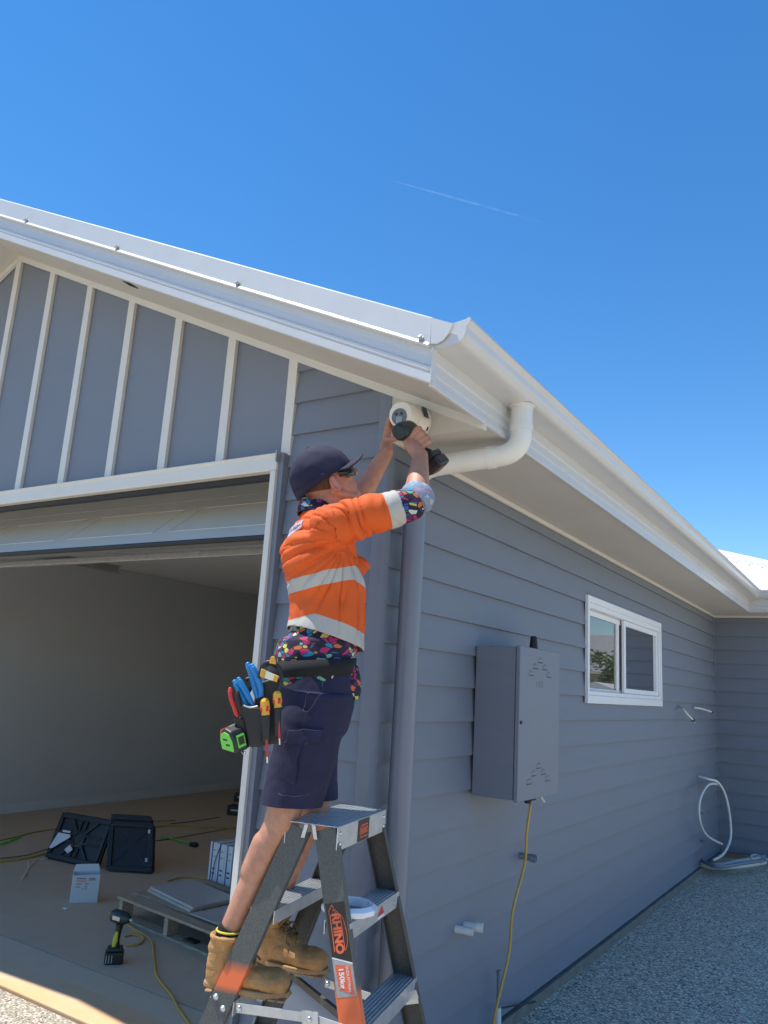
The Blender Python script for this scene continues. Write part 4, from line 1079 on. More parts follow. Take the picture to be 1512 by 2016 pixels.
# multicoloured undershirt: below the hem, collar and sleeve end
def folds2(p, n_): return .005*noise.noise(p*11)+.0025*noise.noise(p*30)
bm = B()
loft(bm, [W(.045, 1.82, .105, .145), W(.040, 1.75, .122, .162), W(.028, 1.73, .138, .172), W(.018, 1.69, .136, .172), W(.020, 1.655, .134, .170), W(.024, 1.615, .136, .172), W(.028, 1.575, .134, .170)], 36, 2.3)
loft(bm, [(bp(.093, -.06, 1.66), FB, .055, LB, .07), (bp(.100, -.07, 1.60), FB, .060, LB, .075), (bp(.116, -.07, 1.568), FB, .042, LB, .070), (bp(.133, -.07, 1.550), FB, .018, LB, .05)], 24, 2.2)
us_me = remeshed(bm, .005, 3, folds2)
usb = bmesh.new(); usb.from_mesh(us_me); bpy.data.meshes.remove(us_me)
us = part('undershirt', usb, M['print'], person, smooth=True, recalc=False, label='multicoloured shard patterned undershirt hanging below the orange shirt')
bm = B(); rowA, rowB = [], []
for k in range(40):
    a = 2*math.pi*k/40; c_, s_ = math.cos(a), math.sin(a)
    lift = -.012*c_
    rowA.append(bm.verts.new(bp(-.010+.080*c_, .083*s_, 2.166+lift))); rowB.append(bm.verts.new(bp(-.016+.066*c_, .070*s_, 2.218-.034*max(0, c_)-.004*c_)))
for k in range(40): bm.faces.new([rowA[k], rowA[(k+1) % 40], rowB[(k+1) % 40], rowB[k]])
co = part('collar', bm, M['print'], us, smooth=True, label='patterned collar'); sd = co.modifiers.new('s', 'SOLIDIFY'); sd.thickness = .004; sd.offset = 1
bm = B(); tube(bm, [SHR+da*.235, SHR+da*.27, ELR-da*.004, ELR+da*.012], [.058, .0585, .056, .050], 28); me_ = remeshed(bm, .005, 3, folds2)
link_mesh('sleeve', me_, M['print'], us, smooth=True, label='patterned sleeve end')
fr_ = (WRR-ELR).normalized(); bi = (da+fr_).normalized()
bm = B()
cd_ = (da*.55+fr_*.83).normalized()
cbase = ELR-da*.006+fr_*.006
tube(bm, [cbase-cd_*.012, cbase+cd_*.004, cbase+cd_*.034, cbase+cd_*.052, cbase+cd_*.056], [.052, .058, .0585, .053, .044], 32)
me_ = remeshed(bm, .0045, 2, lambda p, n_: .004*noise.noise(p*28)+.002*noise.noise(p*70)); link_mesh('cuff', me_, M['cuffp'], us, smooth=True, label='turned up pale blue cuff')
# shorts
def foldsh(p, n_):
    return .005*noise.noise(V((p.x*14, p.y*14, p.z*6)))+.004*noise.noise(V((p.x*8, p.y*8, p.z*18)))+.0015*noise.noise(p*45)
bm = B()
loft(bm, [W(.028, 1.648, .128, .165), W(.030, 1.60, .133, .172), W(.028, 1.52, .130, .178), W(.022, 1.45, .116, .178), W(.018, 1.39, .085, .14)], 36, 2.3)
for hi, kn, sgn in ((HIR, KNR, -1), (HIL, KNL, 1)):
    hem_c = kn.lerp(hi, .04)
    d_ = (kn-hi).normalized()
    sh_ = FB*(.004 if sgn < 0 else -.018)
    loft(bm, [(hi+sh_, FB, .103, LB, .092), (hi.lerp(kn, .3)+sh_, FB, .106, LB, .096), (hi.lerp(kn, .6)+sh_+FB*(.008 if sgn < 0 else 0), FB, .100, LB, .096), (hem_c+sh_+FB*(.016 if sgn < 0 else 0), FB, .095, LB, .092)], 32, 2.2)
sh_me = remeshed(bm, .0052, 3, foldsh)
shb = bmesh.new(); shb.from_mesh(sh_me); bpy.data.meshes.remove(sh_me)
for kn in (KNR, ):
    bmesh.ops.bisect_plane(shb, geom=shb.verts[:]+shb.edges[:]+shb.faces[:], plane_co=(0, 0, 1.212), plane_no=(0, 0, -1), clear_outer=True)
shorts = part('shorts', shb, M['shorts'], person, smooth=True, recalc=False, label='navy cargo shorts'); sd = shorts.modifiers.new('s', 'SOLIDIFY'); sd.thickness = .003; sd.offset = 1
# cargo pocket on the near leg, pocket seams
def wrap(o, off=.004):
    sw = o.modifiers.new('w', 'SHRINKWRAP'); sw.target = shorts; sw.wrap_method = 'NEAREST_SURFACEPOINT'; sw.wrap_mode = 'ABOVE_SURFACE'; sw.offset = off
VN = (CAM-bp(0, -.2, 1.4)); VN.z = 0; VN.normalize(); VR = Z.cross(VN).normalized(); 
OP = bp(.0, -.20, 1.4)
def pl(px, py, off=0.0): return atp(px, py, OP+VN*off, VN)
def patch(name, poly, m_, par, th=.004, nx=14, off=.004, bevel=0):
    """a cloth patch: the quad poly (image corners on the hip plane) subdivided and wrapped on the shorts"""
    a, b, c, d = [pl(*q) for q in poly]; bm = B(); g_ = []
    for i in range(nx+1):
        r_ = []
        for j in range(nx+1):
            u_, v_ = i/nx, j/nx; r_.append(bm.verts.new((a*(1-u_)+b*u_)*(1-v_)+(d*(1-u_)+c*u_)*v_+VN*.03))
        g_.append(r_)
    for i in range(nx):
        for j in range(nx): bm.faces.new([g_[i][j], g_[i+1][j], g_[i+1][j+1], g_[i][j+1]])
    o = part(name, bm, m_, par, smooth=True); wrap(o, off); s_ = o.modifiers.new('s', 'SOLIDIFY'); s_.thickness = th; s_.offset = 1; return o
patch('cargo_pocket', [(538, 1462), (590, 1462), (578, 1545), (532, 1538)], M['shorts'], shorts, .006)
patch('pocket_flap', [(552, 1432), (650, 1440), (630, 1464), (545, 1466)], M['shorts'], shorts, .006, off=.006)
M['stitch'] = mat('grey_stitching', (.09, .09, .14), .9)
def stitch(pts):
    bm = B(); tube(bm, [pl(*q)+VN*.03 for q in spline2([(x, y) for x, y in pts])], .0011, 5); o = part('stitching', bm, M['stitch'], shorts); wrap(o, .0055)
stitch([(548, 1465), (585, 1468), (620, 1462), (648, 1445)]); stitch([(585, 1468), (581, 1505), (576, 1545)]); stitch([(590, 1390), (602, 1398), (625, 1375), (642, 1345), (642, 1330)])
stitch([(595, 1345), (593, 1375), (592, 1395)]); stitch([(532, 1558), (570, 1572), (620, 1576)])
# belt
bm = B(); rowA, rowB = [], []
for k in range(64):
    a = 2*math.pi*k/64; c_, s_ = math.cos(a), math.sin(a); e = 2/2.3
    cc, ss = math.copysign(abs(c_)**e, c_), math.copysign(abs(s_)**e, s_)
    zt = 1.642+.016*c_
    rowA.append(bm.verts.new(bp((.005)+.1385*cc, .178*ss, zt-.024))); rowB.append(bm.verts.new(bp((.005)+.1385*cc, .178*ss, zt+.028)))
for k in range(64): bm.faces.new([rowA[k], rowA[(k+1) % 64], rowB[(k+1) % 64], rowB[k]])
bl_ = part('belt', bm, M['blackcloth'], person, smooth=True); sd = bl_.modifiers.new('s', 'SOLIDIFY'); sd.thickness = .006; sd.offset = 1
# socks and boots
for tagn, an, kn, dirb in (('near', ANR, KNR, V((.93, .36, 0)).normalized()), ('far', ANL, KNL, V((.97, .24, 0)).normalized())):
    sup = (kn-an).normalized()
    bm = B(); tube(bm, [an-sup*.01, an+sup*.05, an+sup*.075], [.034, .0395, .0425], 24); sk = part('sock', bm, M['sock'], person, smooth=40)
    bm = B(); tube(bm, [an+sup*.064+(V((math.cos(a), math.sin(a), 0))*.0435) for a in [2*math.pi*k/24 for k in range(24)]], .0032, 6, closed=True); part('sock_band', bm, M['sockyellow'], sk, smooth=True)
    G = V((an.x, an.y, .650))-dirb*.050; sd_ = Z.cross(dirb)       # heel point on the step
    def gp(f_, l_, z): return G+dirb*(.012+f_*.90)+sd_*l_+Z*z
    bm = B()
    loft(bm, [(gp(.045, 0, .022), dirb, .046, sd_, .036), (gp(.048, 0, .06), dirb, .048, sd_, .038), (gp(.052, 0, .10), dirb, .048, sd_, .042), (an+sup*.01, dirb, .046, sd_, .043), (an+sup*.045, dirb, .049, sd_, .046)], 24, 2.2)
    loft(bm, [(gp(.02, 0, .050), Z, .032, sd_, .034), (gp(.10, 0, .062), Z, .045, sd_, .036), (gp(.16, 0, .052), Z, .038, sd_, .044), (gp(.22, 0, .046), Z, .030, sd_, .049), (gp(.265, 0, .042), Z, .027, sd_, .044), (gp(.290, 0, .036), Z, .018, sd_, .028)], 24, 2.3)
    capsule(bm, gp(.14, 0, .075), an+dirb*.03+Z*.0, .034, .036)
    ellipsoid(bm, gp(.235, 0, .048), (dirb, sd_, Z), (.058, .050, .036), 20, 14)
    tube(bm, [an+sup*.045+(dirb*math.cos(a)*.050+sd_*math.sin(a)*.047) for a in [2*math.pi*k/24 for k in range(24)]], .0085, 8, closed=True)
    me_ = remeshed(bm, .0042, 3, lambda p, n_: .0028*noise.noise(p*18)-.0022*max(0, 1-abs(noise.noise(V((p.x*9, p.y*9, p.z*26))))*7)+.0008*noise.noise(p*60)); bo = link_mesh('boot', me_, M['tan'], person, smooth=True, label='tan lace-up work boot')
    # sole with tread lugs
    out = []
    for k in range(32):
        a = 2*math.pi*k/32; x = .145+.155*math.cos(a); wv = (.050-.010*math.exp(-((x-.10)/.05)**2)-(.006 if x < .08 else 0)); out.append((x, math.copysign(abs(math.sin(a))**.7, math.sin(a))*wv))
    bm = B(); prism(bm, [(.012+x*.90, y) for x, y in out], (G, dirb, sd_, Z), .010, .026); so_ = part('sole', bm, M['sole'], bo, bevel=.004)
    for k in range(9):
        x = .022+k*.029
        if 2.2 < k < 3.2: continue
        bm = B(); box(bm, x, x+.024, -.042, .042, .004, .0105, f=(G, dirb, sd_, Z)); part('tread', bm, M['sole'], bo, bevel=.003)
    # laces: crossings up the instep and a bow
    bm = B()
    inst = [gp(.175, 0, .098), gp(.152, 0, .110), gp(.130, 0, .122), gp(.112, 0, .135), an+dirb*.060+Z*.01, an+dirb*.060+sup*.03]
    for i in range(5):
        tube(bm, spline([inst[i]+sd_*.026-Z*.006, (inst[i]+inst[i+1])/2+Z*.006+dirb*.004, inst[i+1]-sd_*.026-Z*.006], 4), .0032, 6)
        tube(bm, spline([inst[i]-sd_*.026-Z*.006, (inst[i]+inst[i+1])/2+Z*.009+dirb*.005, inst[i+1]+sd_*.026-Z*.006], 4), .0032, 6)
    kn_ = inst[4]+dirb*.012
    tube(bm, spline([kn_, kn_-sd_*.03+Z*.012+dirb*.01, kn_-sd_*.042-Z*.03+dirb*.02, kn_-sd_*.022-Z*.045+dirb*.03, kn_-sd_*.012-Z*.012+dirb*.01, kn_]), .0034, 6)
    tube(bm, spline([kn_, kn_+sd_*.02+Z*.014+dirb*.012, kn_+sd_*.026-Z*.022+dirb*.03, kn_+sd_*.008-Z*.028+dirb*.028, kn_]), .0034, 6)
    tube(bm, spline([kn_, kn_-sd_*.012-Z*.03+dirb*.026, kn_-sd_*.028-Z*.075+dirb*.045, kn_-sd_*.022-Z*.095+dirb*.062]), .0034, 6)
    part('laces', bm, M['lace'], bo, smooth=True)
    # tongue and collar opening
    bm = B(); loft(bm, [(an+dirb*.050+sup*.02, dirb, .008, sd_, .030), (an+dirb*.058+sup*.07, dirb, .007, sd_, .032)], 16, 2.5); part('tongue', bm, M['lace'], bo, bevel=.003)

# ------------------------------------------------------------------ drill in the right hand
M['sheen'] = mat('brown_red_sheen', (.16, .045, .025), .3, var=.3, vs=30)  # orange-brown sheen on the dark battery faces, painted as thin coloured plates
dr_o = cr_-GA*.062
NO = (V((.198, -.060, 2.645))-dr_o).normalized()             # nose towards the camera's fixing
NO = (NO-GA*NO.dot(GA)*.55).normalized()
dt = thing('cordless_drill', 'black cordless driver with square battery held in his right hand against the camera', 'drill', dr_o)
bm = B(); us_ = NO.cross(GA).normalized(); gu = us_.cross(NO).normalized()
loft(bm, [(dr_o-NO*.068, us_, .022, gu, .024), (dr_o-NO*.060, us_, .030, gu, .032), (dr_o-NO*.02, us_, .033, gu, .036), (dr_o+NO*.03, us_, .031, gu, .032), (dr_o+NO*.055, us_, .026, gu, .026)], 24, 2.4)
hs = part('housing', bm, M['teal'], dt, smooth=40)
bm = B(); lathe(bm, [(.055, .024), (.072, .021), (.078, .012), (.078, 0)], dr_o, NO, 24); part('nose', bm, M['black'], dt, smooth=40)
bm = B(); tube(bm, [dr_o+NO*.075, dr_o+NO*.088], .0055, 8); tube(bm, [dr_o+NO*.088, dr_o+NO*.125], .0032, 8); part('bit', bm, M['steel'], dt, smooth=40)
bm = B(); loft(bm, [(dr_o+GA*.020, side_d, .018, pal_n, .022), (dr_o+GA*.062, side_d, .0155, pal_n, .0185), (dr_o+GA*.105, side_d, .017, pal_n, .020), (dr_o+GA*.122, side_d, .026, pal_n, .030)], 20, 2.4); part('handle', bm, M['black'], dt, smooth=40)
bb = dr_o+GA*.128; NB_ = (NO-GA*NO.dot(GA)).normalized(); SB = GA.cross(NB_).normalized()
bm = B(); box(bm, -.040, .048, -.036, .036, 0, .024, f=(bb, NB_, SB, GA)); part('base', bm, M['black'], dt, bevel=.006)
bm = B(); box(bm, -.046, .052, -.038, .038, .0245, .066, f=(bb, NB_, SB, GA)); bt = part('battery', bm, M['black'], dt, bevel=.009, segs=3)
bm = B(); box(bm, -.030, .035, -.025, .025, .0665, .0685, f=(bb, NB_, SB, GA)); part('battery_sheen', bm, M['sheen'], bt)
bm = B(); box(bm, -.03, .034, -.0395, -.038, .034, .052, f=(bb, NB_, SB, GA)); part('battery_sheen', bm, M['sheen'], bt)

# ------------------------------------------------------------------ tool pouch and tools on the hip
OP2 = bp(-.045, -.235, 1.5)
def pq(px, py, off=0.0): return atp(px, py, OP2+VN*off, VN)
pou = thing('tool_pouch', 'black leather tool pouch hanging from the belt behind his hip', 'tool pouch', pq(505, 1400))
def pocket(name, quadpx, off, dep, m_, par=None, bevel=.008):
    """tapered pocket: four image corners on the pouch plane, depth dep towards the viewer side"""
    P4 = [pq(x, y, off) for x, y in quadpx]; bm = B()
    A_ = [bm.verts.new(p) for p in P4]; C_ = [bm.verts.new(P4[i]+VN*dep*(1 if i < 2 else .75)) for i in range(4)]
    bm.faces.new(A_[::-1]); bm.faces.new(C_)
    for i in range(4): bm.faces.new([A_[i], A_[(i+1) % 4], C_[(i+1) % 4], C_[i]])
    return part(name, bm, m_, par or pou, bevel=bevel, segs=3, smooth=50)
pocket('back_plate', [(503, 1345), (557, 1330), (552, 1462), (500, 1470)], -.035, .03, M['pouch'])
pocket('main_pocket', [(478, 1385), (522, 1395), (520, 1468), (492, 1470)], -.02, .05, M['pouch'])
pocket('side_pocket', [(461, 1408), (487, 1412), (494, 1470), (484, 1472)], -.05, .06, M['pouch'])
pocket('tool_loop', [(513, 1406), (533, 1403), (531, 1460), (517, 1462)], .012, .028, M['pouch'])
pocket('tool_loop', [(538, 1392), (553, 1388), (551, 1450), (540, 1452)], .005, .026, M['pouch'])
bm = B(); tube(bm, spline([pq(480, 1389, .035), pq(492, 1393, .038), pq(508, 1390, .035)]), .0025, 6); part('piping', bm, M['galv'], pou, smooth=True)
# carabiner-like frame with yellow buckle at the top
bm = B(); fr4 = [pq(510, 1335, .02), pq(517, 1312, .02), pq(530, 1303, .02), pq(546, 1310, .02), pq(553, 1325, .02), pq(553, 1345, .02), pq(546, 1362, .02)]
tube(bm, spline(fr4), .0062, 10); tube(bm, spline([pq(520, 1312, .022), pq(533, 1309, .022), pq(545, 1317, .022)]), .004, 8); hook = part('hanger_frame', bm, M['black'], pou, smooth=True)
bm = B(); P4 = [pq(512, 1332, .03), pq(515, 1316, .03), pq(549, 1331, .03), pq(545, 1343, .03)]
a, b, c, d = P4; quad(bm, [a, b, c, d]); o_ = part('buckle_plate', bm, M['steel'], pou); sd = o_.modifiers.new('s', 'SOLIDIFY'); sd.thickness = .003
for u0_, u1_ in ((.0, .26), (.74, 1.0)):
    bm = B(); q_ = [a+(d-a)*u0_, b+(c-b)*u0_, b+(c-b)*u1_, a+(d-a)*u1_]; quad(bm, [v+VN*.004 for v in q_]); o_ = part('buckle', bm, M['toolyellow'], pou, bevel=0); sd = o_.modifiers.new('s', 'SOLIDIFY'); sd.thickness = .008
    bv_ = o_.modifiers.new('b', 'BEVEL'); bv_.width = .002
bm = B(); prism(bm, [(-.010, -.010), (.012, -.012), (.005, .012), (-.006, .012)], (pq(537, 1300, .025), VR, Z, VN), -.008, .008); part('buckle', bm, M['toolyellow'], pou, bevel=.003)
def handle(name, label, cat, pts, r, m_, twin=None, parts=()):
    t_ = thing(name, label, cat, pq(*pts[-1][:2], pts[-1][2] if len(pts[-1]) > 2 else 0))
    for pp in ((pts,) if twin is None else (pts, twin)):
        bm = B(); P_ = [pq(x, y, o) for x, y, o in pp]; sp_ = spline(P_, 5)
        rr = [r*(.82+.18*math.sin(math.pi*min(1, (i+1)/len(sp_)*1.1))) for i in range(len(sp_))]; rr[0] = r*.6
        tube(bm, sp_, rr, 14); ellipsoid(bm, sp_[0], (VR, VN, Z), (r*.75, r*.75, r*.75), 12, 8)
        part('handle', bm, m_ if not isinstance(m_, tuple) else m_[0 if pp is pts else 1], t_, smooth=True)
    return t_
handle('pliers', 'pliers with blue handles standing tallest in the pouch, nearest the buckle', 'pliers', [(488, 1308, .0), (496, 1330, .0), (503, 1358, .0), (508, 1375, 0)], .0105, M['toolblue'], [(496, 1311, .012), (505, 1330, .012), (512, 1352, .01), (514, 1372, .005)])
handle('pliers', 'pliers with two spread blue handles in the middle of the pouch', 'pliers', [(462, 1342, .0), (472, 1362, .0), (484, 1385, .0), (490, 1400, 0)], .0095, M['toolblue'], [(470, 1337, .012), (480, 1355, .012), (492, 1378, .01), (500, 1396, .005)])
handle('cutters', 'side cutters with one red and one dark handle at the back of the pouch', 'cutters', [(453, 1357, .0), (456, 1375, .0), (463, 1395, .0), (468, 1412, 0)], .0085, (M['toolred'], M['galv'] if False else M['pouch']), [(467, 1363, .012), (470, 1382, .012), (476, 1400, .01), (482, 1415, .005)])
def driver(label, x, y0, y1, tipy, off, r):
    t_ = thing('screwdriver', label, 'screwdriver', pq(x, y1, off))
    bm = B(); a = pq(x, y0, off); b = pq(x+2, y1, off); d = (b-a); L_ = d.length
    lathe(bm, [(0, 0), (.003, r*.6), (.010, r*.95), (.022, r), (L_*.55, r), (L_*.8, r*.82), (L_, r*.95)], a, d, 10); h_ = part('handle', bm, M['toolyellow'], t_, smooth=25)
    for k in range(4):
        aa = k*math.pi/2+.4; u_, v_ = perp(d); q = (u_*math.cos(aa)+v_*math.sin(aa))*r*.93
        bm = B(); tube(bm, [a+d.normalized()*.024+q, b-d.normalized()*.012+q*.92], .0042, 6); part('grip_strip', bm, M['toolred'], h_, smooth=True)
    bm = B(); tube(bm, [b, pq(x+5, tipy-12, off)], .0038, 10); part('sleeve', bm, M['toolred'], t_, smooth=40)
    bm = B(); tube(bm, [pq(x+5, tipy-12, off), pq(x+5.5, tipy, off)], .0028, 8); part('blade', bm, M['steel'], t_, smooth=40)
driver('screwdriver with orange and red handle standing left in the pouch, long red shaft showing below', 521, 1374, 1408, 1502, .030, .0145)
driver('screwdriver with orange and red handle beside his hip, short shaft showing below', 545, 1359, 1393, 1466, .022, .0135)
bm = B(); a = pq(484, 1338, -.02); tube(bm, spline([a+V((0, 0, .0)), pq(492, 1337, -.02), pq(494, 1352, -.02), pq(486, 1368, -.02)]), .006, 8)
tag(part('snips', bm, M['black'], loc=a, smooth=True), 'snips with dark yellow tipped handle at the rear of the pouch', 'snips')
# tape measure clipped on the pouch
tc = pq(459, 1455, -.005)
tm = thing('tape_measure', 'chunky black tape measure with bright green side clipped low on the pouch', 'tape measure', tc)
ta_ = (VN*.62-VR*.70-Z*.35).normalized()             # side disc faces back and out
tb1 = (Z-ta_*Z.dot(ta_)).normalized(); tb0 = tb1.cross(ta_).normalized()
out = [(-.037, -.030), (.036, -.036), (.040, -.030), (.040, .005), (.026, .032), (.0, .040), (-.024, .032), (-.038, .008)]
bm = B(); prism(bm, out, (tc, tb0, tb1, ta_), -.024, .024); part('case', bm, M['black'], tm, bevel=.007, segs=3)
bm = B(); prism(bm, [(x*.78, y*.78) for x, y in out], (tc, tb0, tb1, ta_), .0235, .0262); sdp = part('side_plate', bm, M['limegreen'], tm, bevel=.001)
bm = B(); box(bm, -.014, .008, .004, .010, .0262, .0268, f=(tc, tb0, tb1, ta_)); box(bm, -.004, .016, -.012, -.006, .0262, .0268, f=(tc, tb0, tb1, ta_)); part('print', bm, M['blacksticker'], sdp)
bm = B(); prism(bm, [(-.036, .013), (-.025, .0345), (-.001, .0425), (.0, .0405), (-.023, .032), (-.034, .012)], (tc, tb0, tb1, ta_), -.018, .004); part('top_band', bm, M['whiteink'], tm)
bm = B(); prism(bm, [(-.0375, .0125), (-.0265, .0350), (-.001, .043), (.0, .0405), (-.023, .032), (-.034, .012)], (tc, tb0, tb1, ta_), .005, .020); part('top_band', bm, M['redink'], tm)
bm = B(); box(bm, .0405, .0425, -.020, .018, -.014, .014, f=(tc, tb0, tb1, ta_)); part('end_plate', bm, M['limegreen'], tm)
bm = B(); box(bm, .0425, .0435, -.012, .012, -.010, .010, f=(tc, tb0, tb1, ta_)); part('end_print', bm, M['blacksticker'], tm)
bm = B(); tube(bm, spline([tc+tb0*.030-tb1*.034, tc+tb0*.042-tb1*.044, tc+tb0*.050-tb1*.034]), .0022, 6); part('hook', bm, M['steel'], tm, smooth=True)

# ------------------------------------------------------------------ things in the garage
def panel(label, bl, br, tl, tr, th, ribs=True, grp=None):
    """moulded black plastic lid leaning; corners bottom-left, bottom-right, top-left, top-right"""
    bl, br, tl = V(bl), V(br), V(tl); u = (br-bl); W_ = u.length; u.normalize(); v = (tl-bl); Hh = v.length; v.normalize(); n_ = u.cross(v).normalized()
    if n_.dot(CAM-bl) < 0: n_ = -n_
    t_ = thing('plastic_tray', label, 'tray', (bl+br)/2, grp); f = (bl, u, v, n_)
    c = .035
    out = [(c, 0), (W_-c, 0), (W_, c), (W_, Hh-c), (W_-c, Hh), (c, Hh), (0, Hh-c), (0, c)]
    bm = B(); prism(bm, out, f, -th, 0); part('panel', bm, M['black'], t_, bevel=.008)
    for q in ((0.01, W_-.01, .01, .05), (0.01, W_-.01, Hh-.05, Hh-.01), (.01, .05, .05, Hh-.05), (W_-.05, W_-.01, .05, Hh-.05)):
        bm = B(); box(bm, *q, 0, .018, f=f); part('rim', bm, M['black'], t_, bevel=.006)
    if ribs:
        cx, cy = W_/2, Hh/2
        bm = B(); lathe(bm, [(0, .07), (.015, .068), (.020, .05), (.012, .045), (.010, 0)], bl+u*cx+v*cy, n_, 12); part('hub', bm, M['black'], t_, smooth=40)
        for k in range(8):
            a = math.pi/4*k+(0 if ribs is True else .1); L_ = (min(cx/max(abs(math.cos(a)), 1e-3), cy/max(abs(math.sin(a)), 1e-3)))-.055
            d = u*math.cos(a)+v*math.sin(a); e = n_.cross(d)
            w_ = .032 if k % 2 else .018
            bm = B(); o_ = bl+u*cx+v*cy
            for s in ((-1, 1) if k % 2 == 0 else (0,)): box(bm, .06, L_, s*.03-w_/2, s*.03+w_/2, 0, .016, f=(o_, d, e, n_))
            part('rib', bm, M['black'], t_, bevel=.004)
    return t_, f, W_, Hh
bl = at(88, 1690, 'z', .0); br = at(190, 1712, 'z', .0); tl = at(125, 1597, 'y', bl.y+.14)
tA, fA, WA, HA = panel('black moulded tray with raised ribs and a white label leaning left of the plain one', bl, br, tl, None, .03)
bm = B(); prism(bm, [(.02, HA*.22), (.055, HA*.22), (.21, HA*.50), (.20, HA*.55), (.06, HA*.55)], fA, .019, .021); part('label', bm, M['carton'], tA)
bm = B(); box(bm, .10, .19, HA*.58, HA*.62, .019, .021, f=fA); part('label', bm, M['carton'], tA)
bm = B(); prism(bm, [(.20, HA*.24), (.25, HA*.18), (.29, HA*.27), (.24, HA*.36)], fA, .021, .023); part('tag', bm, M['carton'], tA)
bl = at(207, 1716, 'z', .0); br = at(303, 1722, 'z', .0); tl = at(214, 1614, 'y', bl.y+.12)
tB, fB, WB, HB = panel('plain black tray standing to the right of the labelled one', bl, br, tl, None, .03, ribs=False)
for k in range(4):
    bm = B(); o_, u, v, n_ = fB; a = math.pi/4+math.pi/2*k; d = u*math.cos(a)+v*math.sin(a); box(bm, .05, .24, -.008, .008, 0, .006, f=(o_+u*WB/2+v*HB/2, d, n_.cross(d), n_)); part('rib', bm, M['black'], tB, bevel=.003)
for q in ((.88, .80), (.84, .25)):
    bm = B(); o_, u, v, n_ = fB; box(bm, -.008, .010, -.015, .015, .018, .021, f=(o_+u*WB*q[0]+v*HB*q[1], u, v, n_)); part('sticker', bm, M['carton'], tB)
o_, u, v, n_ = fB; panel('black tray behind the plain one, only its top edge showing', o_-n_*.08, o_+u*WB*.92-n_*.08, o_-n_*.05+v*(HB+.075), None, .03, ribs=False)
# white device box
b0 = at(137, 1779, 'z', 0); b1 = at(191, 1777, 'z', 0); u = (b1-b0).normalized(); Wb = (b1-b0).length; v = V((-u.y, u.x, 0))
if v.dot(b0-CAM) < 0: v = -v
Hb = at(140, 1722, 'y', b0.y).z
wb = thing('carton_box', 'small white product box standing open on the garage floor', 'box', b0)
f = (b0, u, v, Z)
bm = B()
for q in ((0, Wb, 0, .004), (0, Wb, .116, .12), (0, .004, .004, .116), (Wb-.004, Wb, .004, .116)): box(bm, *q, 0, Hb, f=f)
box(bm, 0, Wb, 0, .12, 0, .004, f=f); box(bm, .006, Wb-.006, .02, .11, Hb-.05, Hb-.045, f=f); part('shell', bm, M['carton'], wb, bevel=.001)
bm = B(); prism(bm, [(0, 0), (Wb, 0), (Wb-.012, .045), (.012, .045)], (b0+v*.12+Z*Hb, u, (v*.25+Z).normalized(), v), 0, .002); part('flap', bm, M['carton'], wb)
for (x0, x1, z, m_) in ((.14, .48, .88, 'ink'), (.14, .52, .82, 'redink'), (.14, .50, .76, 'redink'), (.60, .82, .87, 'ink'), (.58, .84, .82, 'ink'), (.14, .34, .68, 'ink'), (.46, .60, .68, 'ink'), (.14, .30, .58, 'ink'), (.46, .56, .58, 'ink'), (.36, .42, .51, 'strap'), (.46, .56, .50, 'ink')):
    bm = B(); box(bm, Wb*x0, Wb*x1, -.0006, 0, Hb*(z-.012), Hb*(z+.012), f=f); part('print_line', bm, M[m_], wb)
# pallet
p0 = V((-2.69, 1.20, 0)); u = V((.992, -.12, 0)).normalized(); v = V((.12, .992, 0)).normalized(); f = (p0, u, v, Z)
pal = thing('pallet', 'weathered timber pallet on the garage floor just inside the opening', 'pallet', p0+u*.55+v*.5)
for y in (0, .52, 1.05):
    for x in (0, .50, 1.02): 
        bm = B(); box(bm, x, x+.04 if x else .04, y, y+.09, .018, .118, f=f); part('block', bm, M['timber'], pal, bevel=.003)
for y in (0.0, .52, 1.05):
    bm = B(); box(bm, 0, 1.1, y, y+.09, 0, .0175, f=f); part('runner', bm, M['timber'], pal, bevel=.002)
for x in (0, .50, 1.02): 
    bm = B(); box(bm, x+.002, x+.038, .002, 1.138, .1185, .1235, f=f); part('bearer', bm, M['timber'], pal)
for k in range(9):
    bm = B(); y = k*.131; box(bm, -.01+.008*math.sin(k*5), 1.1+.01*math.sin(k*3), y-.012, y+.078+.012*(k % 2), .124, .140, f=f); part('deck_board', bm, M['timber'], pal, bevel=.002)
q = [at(291, 1746, 'z', .17), at(375, 1787, 'z', .17), at(461, 1768, 'z', .17), at(376, 1730, 'z', .17)]
q = [V((a.x, a.y, 0)) for a in q]; q[3] = q[0]+q[2]-q[1]
bm = B(); prism(bm, [(a.x, a.y) for a in q], fr(), .1405, .156); bm2 = B(); prism(bm2, [(a.x+.01, a.y+.012) for a in q], fr(), .1565, .172)
tag(part('stone_tile', bm, M['tile'], loc=q[0], bevel=.002), 'large grey stone tile lying flat on the pallet, lower of two', 'tile', None)
tag(part('stone_tile', bm2, M['tile'], loc=q[0], bevel=.002), 'large grey stone tile lying flat on the pallet, on top of the other', 'tile', None)
bm = B(); box(bm, .62, 1.0, .10, .55, .1405, .149, f=(p0, u, v, Z)); tag(part('wrapping_sheet', bm, M['tile'], loc=p0, bevel=.004), 'thin dusty sheet lying on the pallet in front of the tiles', 'sheet')
